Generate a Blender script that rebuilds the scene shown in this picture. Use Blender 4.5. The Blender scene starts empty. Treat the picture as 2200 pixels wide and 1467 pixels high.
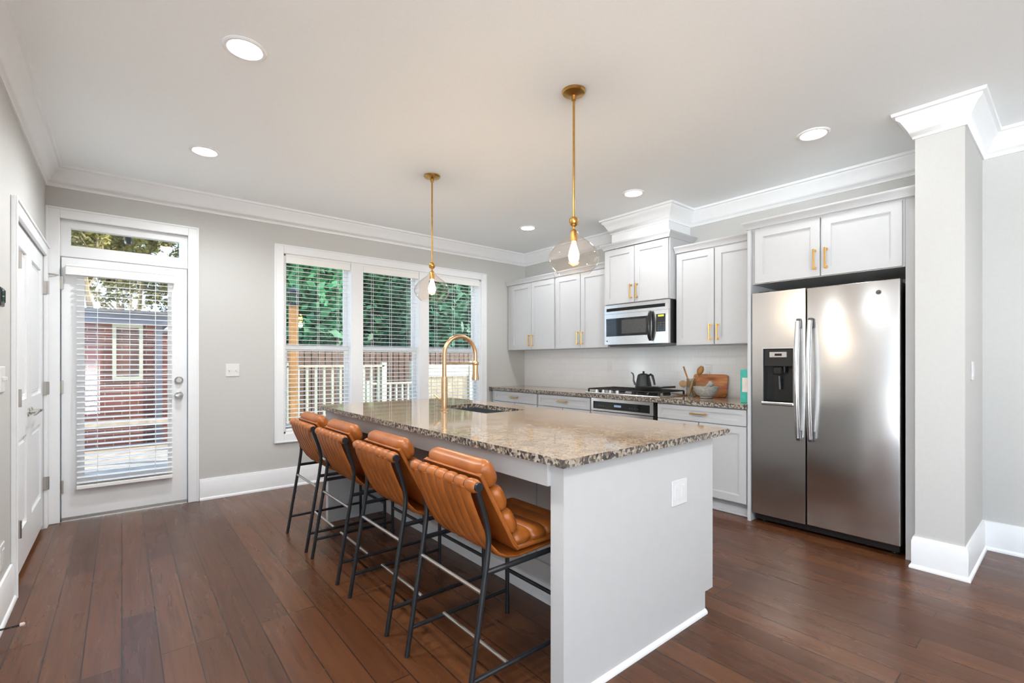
import bpy, bmesh, math, random
from mathutils import Vector, Matrix
R = math.radians
random.seed(7)
SC = bpy.context.scene
COL = SC.collection

# ------------------------------------------------------------------ camera
YAW = 39.6
cam_data = bpy.data.cameras.new('camera')
cam_data.sensor_width = 36.0
cam_data.lens = 1013.0 / 2200.0 * 36.0
cam_data.shift_y = 42.5 / 2200.0
cam_data.clip_start = 0.02
cam_data.clip_end = 200
cam = bpy.data.objects.new('camera', cam_data)
cam.location = (0, 0, 1.25)
cam.rotation_euler = (R(90), 0, -R(YAW))
COL.objects.link(cam)
SC.camera = cam

# ------------------------------------------------------------------ world, sun, exposure
world = bpy.data.worlds.new('daylight')
SC.world = world
world.use_nodes = True
wn = world.node_tree
wn.nodes.clear()
w_out = wn.nodes.new('ShaderNodeOutputWorld')
w_bg = wn.nodes.new('ShaderNodeBackground')
w_tc = wn.nodes.new('ShaderNodeTexCoord')
w_sep = wn.nodes.new('ShaderNodeSeparateXYZ')
w_ramp = wn.nodes.new('ShaderNodeValToRGB')
we = w_ramp.color_ramp.elements
we.new(.5); we.new(.5)
for e_, p_, c_ in zip(we, (.0, .490, .502, 1.0), ((.93, .98, 1), (.91, .97, 1.0), (.10, .135, .18), (.065, .105, .19))):
    e_.position = p_
    e_.color = (*c_, 1)        # bright lower half added as upward fill light, sky above the horizon
w_half = wn.nodes.new('ShaderNodeMath')
w_half.operation = 'MULTIPLY_ADD'
w_half.inputs[1].default_value = .5
w_half.inputs[2].default_value = .5
wn.links.new(w_tc.outputs['Generated'], w_sep.inputs[0])
wn.links.new(w_sep.outputs['Z'], w_half.inputs[0])
wn.links.new(w_half.outputs[0], w_ramp.inputs[0])
wn.links.new(w_ramp.outputs[0], w_bg.inputs['Color'])
wn.links.new(w_bg.outputs[0], w_out.inputs[0])
w_bg.inputs['Strength'].default_value = 6.6

sun_d = bpy.data.lights.new('sun', 'SUN')
sun_d.energy = 3.4
sun_d.angle = R(1.5)
sun_d.color = (1.0, 0.95, 0.86)
sun = bpy.data.objects.new('sun', sun_d)
sun.rotation_euler = (R(18), R(52), 0)
COL.objects.link(sun)

SC.view_settings.view_transform = 'Standard'
SC.view_settings.look = 'None'
SC.view_settings.exposure = 1.3
SC.view_settings.gamma = 1.0
SC.view_settings.use_curve_mapping = False
SC.cycles.max_bounces = 12
SC.cycles.diffuse_bounces = 6
SC.cycles.glossy_bounces = 6
SC.cycles.transparent_max_bounces = 24
SC.cycles.caustics_reflective = False
SC.cycles.caustics_refractive = False
SC.cycles.sample_clamp_indirect = 6.0
RECESSED_W = 38.0      # each recessed ceiling lamp
PENDANT_W = 5.0

# ------------------------------------------------------------------ materials
MATS = {}
def mat(name, col=(.8, .8, .8), rough=.5, metal=0.0, spec=.5, emit=None, estr=0.0, coat=0.0):
    m = bpy.data.materials.new(name)
    m.use_nodes = True
    b = m.node_tree.nodes['Principled BSDF']
    b.inputs['Base Color'].default_value = (*col, 1)
    b.inputs['Roughness'].default_value = rough
    b.inputs['Metallic'].default_value = metal
    b.inputs['Specular IOR Level'].default_value = spec
    b.inputs['Coat Weight'].default_value = coat
    if emit:
        b.inputs['Emission Color'].default_value = (*emit, 1)
        b.inputs['Emission Strength'].default_value = estr
    MATS[name] = m
    return m
def nodes(m):
    t = m.node_tree
    return t, t.nodes['Principled BSDF']
def N(t, typ, **kw):
    n = t.nodes.new(typ)
    for k, v in kw.items():
        if k in n.inputs:
            n.inputs[k].default_value = v
        else:
            setattr(n, k, v)
    return n
def coords(t, scale=(1, 1, 1), rot=(0, 0, 0)):
    g = t.nodes.new('ShaderNodeNewGeometry')
    mp = t.nodes.new('ShaderNodeMapping')
    mp.inputs['Scale'].default_value = scale
    mp.inputs['Rotation'].default_value = rot
    t.links.new(g.outputs['Position'], mp.inputs['Vector'])
    return mp.outputs[0]
def ramp(t, fac, stops):
    r = t.nodes.new('ShaderNodeValToRGB')
    e = r.color_ramp.elements
    while len(e) < len(stops):
        e.new(.5)
    for i, (p, c) in enumerate(stops):
        e[i].position = p
        e[i].color = (*c, 1)
    t.links.new(fac, r.inputs[0])
    return r.outputs[0]
def mix(t, a, b, fac, mode='MIX'):
    n = t.nodes.new('ShaderNodeMix')
    n.data_type = 'RGBA'
    n.blend_type = mode
    for sock, v in ((n.inputs[0], fac), (n.inputs[6], a), (n.inputs[7], b)):
        if hasattr(v, 'links') or hasattr(v, 'is_output'):
            t.links.new(v, sock)
        elif isinstance(v, tuple):
            sock.default_value = (*v, 1)
        else:
            sock.default_value = v
    return n.outputs[2]
def bump(t, b, height, strength=.2, dist=.002):
    n = t.nodes.new('ShaderNodeBump')
    n.inputs['Strength'].default_value = strength
    n.inputs['Distance'].default_value = dist
    t.links.new(height, n.inputs['Height'])
    t.links.new(n.outputs[0], b.inputs['Normal'])

def noisy(name, col, rough, amt=.04, scale=30, **kw):
    m = mat(name, col, rough, **kw)
    t, b = nodes(m)
    n = N(t, 'ShaderNodeTexNoise', Scale=scale, Detail=3.0)
    t.links.new(coords(t), n.inputs['Vector'])
    c0 = tuple(max(0, x * (1 - amt)) for x in col)
    c1 = tuple(min(1, x * (1 + amt)) for x in col)
    t.links.new(ramp(t, n.outputs[0], [(.3, c0), (.7, c1)]), b.inputs['Base Color'])
    bump(t, b, n.outputs[0], .06, .001)
    return m

noisy('wall_paint', (.555, .552, .535), .75, .015, 60, spec=.3)
noisy('ceiling_paint', (.915, .945, .955), .8, .01, 60, spec=.2)
noisy('trim_paint', (.83, .845, .86), .38, .01, 20)
noisy('cabinet_paint', (.54, .545, .555), .42, .01, 20)
noisy('island_paint', (.56, .56, .557), .5, .012, 15)
noisy('plastic_white', (.70, .70, .695), .35, .01, 40)
noisy('blind_white', (.86, .86, .85), .45, .01, 40)
noisy('black_metal', (.012, .014, .017), .38, .2, 60)
noisy('black_plastic', (.01, .01, .01), .3, .1, 40)
noisy('black_glass', (.006, .007, .008), .05, .1, 10, spec=.6)
noisy('cast_iron', (.015, .014, .013), .6, .3, 90)
noisy('dark_metal', (.10, .10, .10), .4, .1, 40, metal=.8)
noisy('brass', (.72, .43, .13), .28, .05, 50, metal=1.0)
noisy('antique_brass', (.55, .31, .09), .28, .12, 30, metal=1.0)
noisy('champagne_bronze', (.62, .40, .23), .3, .06, 40, metal=1.0)
noisy('nickel', (.55, .53, .50), .3, .05, 40, metal=1.0)
noisy('gap_black', (.012, .011, .010), .8, .1, 40)
noisy('sink_steel', (.23, .24, .26), .35, .06, 30, metal=.9)
noisy('stone_grey', (.33, .32, .29), .75, .25, 60)
noisy('teal_card', (.06, .48, .40), .5, .08, 30)
noisy('label_cream', (.80, .72, .66), .6, .05, 30)
noisy('wood_light', (.60, .37, .19), .5, .15, 25)
noisy('wood_spoon', (.36, .17, .045), .5, .2, 30)
noisy('rubber_tip', (.62, .5, .45), .6, .05, 30)
noisy('display_grey', (.45, .42, .38), .4, .05, 20)
noisy('deck_wood', (.44, .35, .26), .7, .2, 8)
noisy('fence_pale', (.34, .25, .16), .75, .18, 7)
noisy('railing_pale', (.40, .37, .28), .6, .08, 12)
noisy('fence_dark', (.16, .085, .055), .8, .3, 7)
noisy('post_wood', (.36, .17, .05), .7, .2, 12)
noisy('fascia_grey', (.11, .105, .125), .6, .08, 10)
noisy('bark', (.36, .26, .16), .85, .35, 9)
noisy('bark_dark', (.10, .07, .05), .9, .3, 9)
noisy('leaf_green', (.020, .130, .040), .6, .5, 2.2)
noisy('leaf_deep', (.014, .090, .036), .6, .5, 2.2)
noisy('leaf_olive', (.20, .17, .04), .6, .5, 3)
noisy('lawn', (.10, .15, .05), .9, .5, 3)
noisy('roof_shingle', (.12, .11, .11), .9, .2, 15)
mat('bulb_glow', (1, .8, .5), .4, emit=(1.0, .62, .25), estr=14.0)
mat('lens_glow', (1, 1, 1), .4, emit=(1.0, .95, .85), estr=9.0)
mat('clock_glow', (.05, .05, .02), .4, emit=(.62, .60, .02), estr=.8)
mat('oven_clock', (.05, .06, .08), .4, emit=(.18, .26, .36), estr=.5)

# stainless steel: fine brushing, softly rippled sheet
m = mat('stainless', (.62, .61, .60), .25, 1.0)
t, b = nodes(m)
n = N(t, 'ShaderNodeTexNoise', Scale=1.0, Detail=1.0)
t.links.new(coords(t, (1.0, 2.6, 3.0)), n.inputs['Vector'])
bump(t, b, n.outputs[0], .22, .03)
n2 = N(t, 'ShaderNodeTexNoise', Scale=1.0, Detail=2.0)
t.links.new(coords(t, (4, 4, 900)), n2.inputs['Vector'])
t.links.new(ramp(t, n2.outputs[0], [(.3, (.23,) * 3), (.7, (.27,) * 3)]), b.inputs['Roughness'])
noisy('steel_bright', (.74, .74, .74), .2, .04, 30, metal=1.0)

# leather
m = mat('leather', (.40, .125, .03), .36, spec=.5)
t, b = nodes(m)
n = N(t, 'ShaderNodeTexNoise', Scale=9.0, Detail=4.0)
t.links.new(coords(t), n.inputs['Vector'])
t.links.new(ramp(t, n.outputs[0], [(.25, (.25, .068, .010)), (.75, (.42, .125, .022))]), b.inputs['Base Color'])
v = N(t, 'ShaderNodeTexVoronoi', Scale=420.0)
t.links.new(coords(t), v.inputs['Vector'])
bump(t, b, v.outputs[0], .12, .0006)

# granite: tan ground, brown clouds, dark and grey grains
m = mat('granite', (.5, .36, .24), .06, spec=.55)
t, b = nodes(m)
co = coords(t)
n1 = N(t, 'ShaderNodeTexNoise', Scale=16.0, Detail=6.0, Roughness=.7)
v1 = N(t, 'ShaderNodeTexVoronoi', Scale=150.0)
v2 = N(t, 'ShaderNodeTexVoronoi', Scale=220.0)
n3 = N(t, 'ShaderNodeTexNoise', Scale=70.0, Detail=4.0, Roughness=.8)
for q in (n1, v1, v2, n3):
    t.links.new(co, q.inputs['Vector'])
base = ramp(t, n1.outputs[0], [(.30, (.22, .14, .08)), (.46, (.35, .245, .15)), (.62, (.44, .325, .21)), (.8, (.32, .265, .215))])
sepv = t.nodes.new('ShaderNodeSeparateColor')
t.links.new(v1.outputs['Color'], sepv.inputs[0])
f1 = ramp(t, sepv.outputs[0], [(.80, (0, 0, 0)), (.86, (.8, .8, .8))])
c = mix(t, base, (.10, .065, .045), f1)
sepv2 = t.nodes.new('ShaderNodeSeparateColor')
t.links.new(v2.outputs['Color'], sepv2.inputs[0])
f2 = ramp(t, sepv2.outputs[1], [(.78, (0, 0, 0)), (.84, (.7, .7, .7))])
c = mix(t, c, (.30, .27, .25), f2)
f3 = ramp(t, n3.outputs[0], [(.58, (0, 0, 0)), (.70, (.8, .8, .8))])
c = mix(t, c, (.16, .09, .05), f3)
t.links.new(c, b.inputs['Base Color'])

# granite with a rough, chiselled face for the slab edges; dark reflections put into its colour
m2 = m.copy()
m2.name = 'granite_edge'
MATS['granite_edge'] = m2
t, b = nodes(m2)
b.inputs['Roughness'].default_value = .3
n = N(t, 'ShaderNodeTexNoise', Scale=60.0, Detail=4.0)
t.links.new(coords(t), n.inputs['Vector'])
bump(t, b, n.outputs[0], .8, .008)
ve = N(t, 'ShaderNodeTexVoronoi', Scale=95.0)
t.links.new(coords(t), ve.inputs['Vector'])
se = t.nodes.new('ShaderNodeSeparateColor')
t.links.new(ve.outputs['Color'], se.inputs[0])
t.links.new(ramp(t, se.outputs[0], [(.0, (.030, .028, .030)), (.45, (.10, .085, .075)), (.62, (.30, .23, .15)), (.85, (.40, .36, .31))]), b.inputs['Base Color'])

# floor: hand-scraped dark planks running away from the camera
m = mat('floor_planks', (.1, .05, .03), .3, spec=.40)
t, b = nodes(m)
co = coords(t, (1, 1, 1), (0, 0, R(90)))
br = N(t, 'ShaderNodeTexBrick')
br.offset = .37
br.offset_frequency = 3
br.inputs['Scale'].default_value = 1.0
br.inputs['Brick Width'].default_value = 1.25
br.inputs['Row Height'].default_value = .127
br.inputs['Mortar Size'].default_value = .003
br.inputs['Mortar Smooth'].default_value = .3
br.inputs['Bias'].default_value = 0.0
br.inputs['Color1'].default_value = (0, 0, 0, 1)
br.inputs['Color2'].default_value = (1, 1, 1, 1)
br.inputs['Mortar'].default_value = (.5, .5, .5, 1)
t.links.new(co, br.inputs['Vector'])
plank = ramp(t, br.outputs['Color'], [(0, (.074, .0255, .0095)), (.5, (.095, .034, .013)), (1, (.122, .0455, .0175))])
g1 = N(t, 'ShaderNodeTexNoise', Scale=1.0, Detail=4.0, Roughness=.6, Distortion=.5)
t.links.new(coords(t, (46, 2.2, 1)), g1.inputs['Vector'])
g2 = N(t, 'ShaderNodeTexNoise', Scale=1.0, Detail=2.0, Distortion=1.2)
t.links.new(coords(t, (9, 1.3, 1)), g2.inputs['Vector'])
dark = ramp(t, g1.outputs[0], [(.30, (.72,) * 3), (.52, (1.0,) * 3), (.75, (1.14, 1.12, 1.1))])
c = mix(t, plank, dark, 1.0, 'MULTIPLY')
c = mix(t, c, (.03, .014, .008), br.outputs['Fac'])
t.links.new(c, b.inputs['Base Color'])
t.links.new(ramp(t, g2.outputs[0], [(.3, (.25,) * 3), (.7, (.31,) * 3)]), b.inputs['Roughness'])
addn = N(t, 'ShaderNodeMath', operation='MULTIPLY_ADD')
t.links.new(g2.outputs[0], addn.inputs[0])
addn.inputs[1].default_value = 1.2
g1h = N(t, 'ShaderNodeMath', operation='MULTIPLY')
g1h.inputs[1].default_value = .3
t.links.new(g1.outputs[0], g1h.inputs[0])
t.links.new(g1h.outputs[0], addn.inputs[2])
sub = N(t, 'ShaderNodeMath', operation='SUBTRACT')
t.links.new(addn.outputs[0], sub.inputs[0])
t.links.new(br.outputs['Fac'], sub.inputs[1])
bump(t, b, sub.outputs[0], .14, .003)

# glossy white subway tile
m = mat('subway_tile', (.80, .80, .80), .12)
t, b = nodes(m)
g = t.nodes.new('ShaderNodeNewGeometry')
s3 = t.nodes.new('ShaderNodeSeparateXYZ')
cb = t.nodes.new('ShaderNodeCombineXYZ')
t.links.new(g.outputs['Position'], s3.inputs[0])
t.links.new(s3.outputs['Y'], cb.inputs[0])
t.links.new(s3.outputs['Z'], cb.inputs[1])
br = N(t, 'ShaderNodeTexBrick')
br.inputs['Scale'].default_value = 1.0
br.inputs['Brick Width'].default_value = .152
br.inputs['Row Height'].default_value = .0762
br.inputs['Mortar Size'].default_value = .0015
br.inputs['Color1'].default_value = (.80, .80, .80, 1)
br.inputs['Color2'].default_value = (.78, .78, .78, 1)
br.inputs['Mortar'].default_value = (.71, .71, .70, 1)
t.links.new(cb.outputs[0], br.inputs['Vector'])
t.links.new(br.outputs['Color'], b.inputs['Base Color'])
inv = N(t, 'ShaderNodeMath', operation='SUBTRACT')
inv.inputs[0].default_value = 1.0
t.links.new(br.outputs['Fac'], inv.inputs[1])
bump(t, b, inv.outputs[0], .4, .0012)

# red-brown brick of the outbuilding
m = mat('brick', (.3, .1, .06), .85)
t, b = nodes(m)
g = t.nodes.new('ShaderNodeNewGeometry')
s3 = t.nodes.new('ShaderNodeSeparateXYZ')
cb = t.nodes.new('ShaderNodeCombineXYZ')
t.links.new(g.outputs['Position'], s3.inputs[0])
t.links.new(s3.outputs['X'], cb.inputs[0])
t.links.new(s3.outputs['Z'], cb.inputs[1])
br = N(t, 'ShaderNodeTexBrick')
br.inputs['Scale'].default_value = 1.0
br.inputs['Brick Width'].default_value = .21
br.inputs['Row Height'].default_value = .075
br.inputs['Mortar Size'].default_value = .005
br.inputs['Color1'].default_value = (.20, .055, .035, 1)
br.inputs['Color2'].default_value = (.13, .04, .03, 1)
br.inputs['Mortar'].default_value = (.30, .24, .20, 1)
t.links.new(cb.outputs[0], br.inputs['Vector'])
t.links.new(br.outputs['Color'], b.inputs['Base Color'])

# striped acacia board
m = mat('wood_board', (.45, .16, .04), .42)
t, b = nodes(m)
n = N(t, 'ShaderNodeTexNoise', Scale=1.0, Detail=3.0)
t.links.new(coords(t, (5, 5, 26)), n.inputs['Vector'])
t.links.new(ramp(t, n.outputs[0], [(.3, (.26, .06, .015)), (.5, (.48, .17, .045)), (.7, (.62, .28, .10))]), b.inputs['Base Color'])

def thin_glass(name, tint, refl=.10, rough=.0):
    m = bpy.data.materials.new(name)
    m.use_nodes = True
    t = m.node_tree
    t.nodes.clear()
    o = t.nodes.new('ShaderNodeOutputMaterial')
    tr = t.nodes.new('ShaderNodeBsdfTransparent')
    gl = t.nodes.new('ShaderNodeBsdfGlossy')
    mx = t.nodes.new('ShaderNodeMixShader')
    fr = t.nodes.new('ShaderNodeLayerWeight')
    pw = N(t, 'ShaderNodeMath', operation='POWER')
    pw.inputs[1].default_value = 4.0
    ml = N(t, 'ShaderNodeMath', operation='MULTIPLY_ADD')
    ml.inputs[1].default_value = refl
    ml.inputs[2].default_value = .04
    nt = N(t, 'ShaderNodeTexNoise', Scale=3.0)
    t.links.new(coords(t), nt.inputs['Vector'])
    t.links.new(ramp(t, nt.outputs[0], [(0, tint), (1, tuple(min(1, x * 1.01) for x in tint))]), tr.inputs[0])
    gl.inputs['Roughness'].default_value = rough
    t.links.new(fr.outputs['Facing'], pw.inputs[0])
    t.links.new(pw.outputs[0], ml.inputs[0])
    t.links.new(ml.outputs[0], mx.inputs[0])
    t.links.new(tr.outputs[0], mx.inputs[1])
    t.links.new(gl.outputs[0], mx.inputs[2])
    t.links.new(mx.outputs[0], o.inputs[0])
    MATS[name] = m
thin_glass('window_glass', (.96, .98, .97), .5)
thin_glass('pendant_glass', (.975, .925, .885), 1.0, .02)
thin_glass('jar_glass', (.88, .90, .90), 1.0, .02)

# ------------------------------------------------------------------ mesh helpers
class MB:
    def __init__(s):
        s.bm = bmesh.new()
        s.mi = 0
    def face(s, vs):
        try:
            f = s.bm.faces.new(vs)
            f.material_index = s.mi
            return f
        except ValueError:
            return None
    def box(s, x0, x1, y0, y1, z0, z1, bev=0.0, seg=1):
        if x0 > x1: x0, x1 = x1, x0
        if y0 > y1: y0, y1 = y1, y0
        if z0 > z1: z0, z1 = z1, z0
        v = [s.bm.verts.new(p) for p in ((x0, y0, z0), (x1, y0, z0), (x1, y1, z0), (x0, y1, z0), (x0, y0, z1), (x1, y0, z1), (x1, y1, z1), (x0, y1, z1))]
        fs = [s.face([v[i] for i in q]) for q in ((3, 2, 1, 0), (4, 5, 6, 7), (0, 1, 5, 4), (1, 2, 6, 5), (2, 3, 7, 6), (3, 0, 4, 7))]
        if bev > 0:
            es = list({e for f in fs for e in f.edges})
            r = bmesh.ops.bevel(s.bm, geom=es, offset=bev, segments=seg, affect='EDGES', profile=.5)
            for f in r['faces']:
                f.material_index = s.mi
        return s
    def prism(s, poly, fn, a, b):
        """poly: list of (u,v); fn(u,v,w)->xyz; extruded from w=a to w=b"""
        A = [s.bm.verts.new(fn(u, v, a)) for u, v in poly]
        B = [s.bm.verts.new(fn(u, v, b)) for u, v in poly]
        n = len(poly)
        s.face(A[::-1]); s.face(B)
        for i in range(n):
            s.face([A[i], A[(i + 1) % n], B[(i + 1) % n], B[i]])
        return s
    def ring(s, fn, outer, inner, a, b, edge_mi=None):
        """rectangular plate with a rectangular hole; rects are (u0,u1,v0,v1)"""
        def rect(r, w):
            u0, u1, v0, v1 = r
            return [s.bm.verts.new(fn(u, v, w)) for u, v in ((u0, v0), (u1, v0), (u1, v1), (u0, v1))]
        oa, ob, ia, ib = rect(outer, a), rect(outer, b), rect(inner, a), rect(inner, b)
        for i in range(4):
            j = (i + 1) % 4
            s.face([oa[i], ia[i], ia[j], oa[j]])
            s.face([ob[i], ob[j], ib[j], ib[i]])
            k = s.mi
            if edge_mi is not None: s.mi = edge_mi
            s.face([oa[i], oa[j], ob[j], ob[i]])
            s.face([ia[j], ia[i], ib[i], ib[j]])
            s.mi = k
        return s
    def tube(s, pts, r, seg=10, cap=True):
        pts = [Vector(p) for p in pts]
        rs = r if isinstance(r, (list, tuple)) else [r] * len(pts)
        rings = []
        ref = None
        for i, p in enumerate(pts):
            d = (pts[min(i + 1, len(pts) - 1)] - pts[max(i - 1, 0)])
            d.normalize()
            if ref is None:
                ref = Vector((0, 0, 1)) if abs(d.z) < .9 else Vector((1, 0, 0))
            x = (ref - d * ref.dot(d))
            if x.length < 1e-5:
                x = d.orthogonal()
            x.normalize()
            ref = x
            y = d.cross(x)
            rings.append([s.bm.verts.new(p + (x * math.cos(2 * math.pi * k / seg) + y * math.sin(2 * math.pi * k / seg)) * rs[i]) for k in range(seg)])
        for A, B in zip(rings, rings[1:]):
            for k in range(seg):
                s.face([A[k], A[(k + 1) % seg], B[(k + 1) % seg], B[k]])
        if cap:
            s.face(rings[0][::-1]); s.face(rings[-1])
        return s
    def cyl(s, p0, p1, r0, r1=None, seg=20):
        return s.tube([p0, p1], [r0, r0 if r1 is None else r1], seg)
    def lathe(s, prof, c=(0, 0, 0), seg=28, axis='z', closed=False):
        def P(r, h, k):
            a = 2 * math.pi * k / seg
            u, v = r * math.cos(a), r * math.sin(a)
            if axis == 'z': return (c[0] + u, c[1] + v, c[2] + h)
            if axis == 'x': return (c[0] + h, c[1] + u, c[2] + v)
            return (c[0] + u, c[1] + h, c[2] + v)
        rings = []
        for r, h in prof:
            if r < 1e-6:
                rings.append([s.bm.verts.new(P(0, h, 0))])
            else:
                rings.append([s.bm.verts.new(P(r, h, k)) for k in range(seg)])
        pairs = list(zip(rings, rings[1:]))
        if closed: pairs.append((rings[-1], rings[0]))
        for A, B in pairs:
            for k in range(seg):
                j = (k + 1) % seg
                if len(A) == 1 and len(B) == 1: continue
                if len(A) == 1: s.face([A[0], B[j], B[k]])
                elif len(B) == 1: s.face([A[k], A[j], B[0]])
                else: s.face([A[k], A[j], B[j], B[k]])
        return s
    def sweep(s, path, prof, z0=0.0):
        """profile (offset to the right of travel, height) swept with mitres along an open (x,y) path"""
        n = len(path)
        dirs = []
        for i in range(n - 1):
            d = Vector((path[i + 1][0] - path[i][0], path[i + 1][1] - path[i][1]))
            d.normalize()
            dirs.append(d)
        rows = []
        for i, p in enumerate(path):
            if i == 0: m = Vector((dirs[0].y, -dirs[0].x))
            elif i == n - 1: m = Vector((dirs[-1].y, -dirs[-1].x))
            else:
                a = Vector((dirs[i - 1].y, -dirs[i - 1].x))
                b = Vector((dirs[i].y, -dirs[i].x))
                m = (a + b) / max(1e-6, 1 + a.dot(b))
            rows.append([s.bm.verts.new((p[0] + m.x * o, p[1] + m.y * o, z0 + h)) for o, h in prof])
        k = len(prof)
        for A, B in zip(rows, rows[1:]):
            for i in range(k):
                j = (i + 1) % k
                s.face([A[i], B[i], B[j], A[j]])
        s.face(rows[0]); s.face(rows[-1][::-1])
        return s

def world_loc(o):
    v = Vector((0, 0, 0))
    while o is not None:
        v += Vector(o.location)
        o = o.parent
    return v
def obj(name, mb, mats, parent=None, smooth=35, loc=None):
    bm = mb.bm
    bmesh.ops.recalc_face_normals(bm, faces=bm.faces[:])
    if parent is not None:
        base = world_loc(parent)
        loc = Vector((0, 0, 0))
    elif loc is None:
        xs = [v.co for v in bm.verts]
        base = Vector(((min(v.x for v in xs) + max(v.x for v in xs)) / 2, (min(v.y for v in xs) + max(v.y for v in xs)) / 2, min(v.z for v in xs)))
        loc = base
    else:
        base = Vector(loc)
    bmesh.ops.translate(bm, verts=bm.verts[:], vec=-base)
    me = bpy.data.meshes.new(name)
    bm.to_mesh(me)
    bm.free()
    if isinstance(mats, str): mats = [mats]
    for k in mats:
        me.materials.append(MATS[k])
    if smooth:
        me.shade_smooth()
        me.set_sharp_from_angle(angle=R(smooth))
    o = bpy.data.objects.new(name, me)
    o.location = loc
    COL.objects.link(o)
    if parent is not None:
        o.parent = parent
    return o
def tag(o, label, cat, group=None):
    o['label'] = label
    o['category'] = cat
    if group: o['group'] = group
    return o
def thing(name, label, cat, loc, group=None):
    o = bpy.data.objects.new(name, None)
    o.empty_display_size = .1
    o.location = loc
    COL.objects.link(o)
    return tag(o, label, cat, group)
def struct(name, mb, mats, parent=None, smooth=35):
    o = obj(name, mb, mats, parent, smooth)
    if parent is None: o['kind'] = 'structure'
    return o
def copy_tree(o, parent=None):
    c = o.copy()
    COL.objects.link(c)
    if parent is not None: c.parent = parent
    for ch in [q for q in bpy.data.objects if q.parent == o]:
        copy_tree(ch, c)
    return c
FX = lambda u, v, w: (w, u, v)      # plane facing -X: u=y, v=z, w=x
FY = lambda u, v, w: (u, w, v)      # plane facing -Y: u=x, v=z, w=y
FZ = lambda u, v, w: (u, v, w)
# ================================================================== THE SETTING
XL, XR, YB, CEIL = -0.45, 4.42, 5.05, 2.75
XR2 = 4.44
YR, XS = -4.6, -4.4          # far walls of the open living area behind the camera

struct('floor', MB().box(XS - .15, 4.6, YR - .15, YB + .16, -.12, 0), 'floor_planks')
struct('ceiling', MB().box(XS - .15, 4.6, YR - .15, YB + .16, CEIL, CEIL + .25), 'ceiling_paint')

# window wall with openings for the glazed door with its transom and for the triple window
DX0, DX1, DZ1 = -.37, .45, 2.36
WX0, WX1, WZ0, WZ1 = 1.235, 3.64, .53, 2.32
mb = MB()
mb.box(XL - .15, DX0, YB, YB + .16, 0, CEIL)
mb.box(DX0, DX1, YB, YB + .16, DZ1, CEIL)
mb.box(DX1, WX0, YB, YB + .16, 0, CEIL)
mb.box(WX0, WX1, YB, YB + .16, 0, WZ0)
mb.box(WX0, WX1, YB, YB + .16, WZ1, CEIL)
mb.box(WX1, 4.6, YB, YB + .16, 0, CEIL)
struct('wall_back', mb, 'wall_paint')
struct('wall_right', MB().box(XR, XR + .18, .425, YB, 0, CEIL), 'wall_paint')
struct('wall_wing', MB().box(3.705, XR, .425, .645, 0, CEIL), 'wall_paint')
struct('wall_right_living', MB().box(XR2, XR2 + .16, YR, .425, 0, CEIL), 'wall_paint')
CY0, CY1, CZ1 = 3.66, 4.93, 2.04      # closet opening
mb = MB()
mb.box(XL - .14, XL, .4, CY0, 0, CEIL)
mb.box(XL - .14, XL, CY0, CY1, CZ1, CEIL)
mb.box(XL - .14, XL, CY1, YB, 0, CEIL)
mb.box(XL - .75, XL - .70, 2.6, YB, 0, CEIL)
mb.box(XL - .70, XL - .14, 2.6, 2.68, 0, CEIL)
struct('wall_left', mb, 'wall_paint')
# unseen living area behind the camera: wall openings shaped to let fill light in
mb = MB()
for x0, x1 in ((XS, XS + .1), (-2.5, -2.4), (-.4, XR2)):
    mb.box(x0, x1, YR - .15, YR, 0, CEIL)
struct('wall_rear', mb, 'wall_paint')
mb = MB()
for y0, y1 in ((YR, YR + .1), (-2.2, -2.1), (.3, .4)):
    mb.box(XS - .15, XS, y0, y1, 0, CEIL)
mb.box(XS, XL - .14, .4, .5, 0, CEIL)
struct('wall_side', mb, 'wall_paint')

# crown moulding of the room, mitred around the soffit and the wing wall
CROWN = [(0, -.155), (.010, -.155), (.012, -.135), (.022, -.128), (.030, -.105), (.060, -.050), (.078, -.036), (.080, -.022), (.095, -.018), (.098, 0), (0, 0)]
SOF = (4.03, 2.52, 3.20)
path = [(XL, .4), (XL, YB), (XR, YB), (XR, SOF[2]), (SOF[0], SOF[2]), (SOF[0], SOF[1]), (XR, SOF[1]), (XR, .645), (3.705, .645), (3.705, .425), (XR2, .425), (XR2, YR)]
struct('trim_1', MB().sweep(path, CROWN, CEIL), 'trim_paint', smooth=50)
struct('wall_soffit', MB().box(SOF[0], XR, SOF[1], SOF[2], 2.47, CEIL), 'trim_paint')

BASE = [(0, 0), (.026, 0), (.026, .012), (.022, .02), (.016, .024), (.016, .165), (.013, .172), (.010, .188), (0, .19)]
struct('baseboard_left', MB().sweep([(XL, .4), (XL, CY0 - .09)], BASE), 'trim_paint', smooth=50)
struct('baseboard_back', MB().sweep([(DX1 + .085, YB), (3.86, YB)], BASE), 'trim_paint', smooth=50)
struct('baseboard_right', MB().sweep([(3.812, .645), (3.705, .645), (3.705, .425), (XR2, .425), (XR2, YR)], BASE), 'trim_paint', smooth=50)

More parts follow.
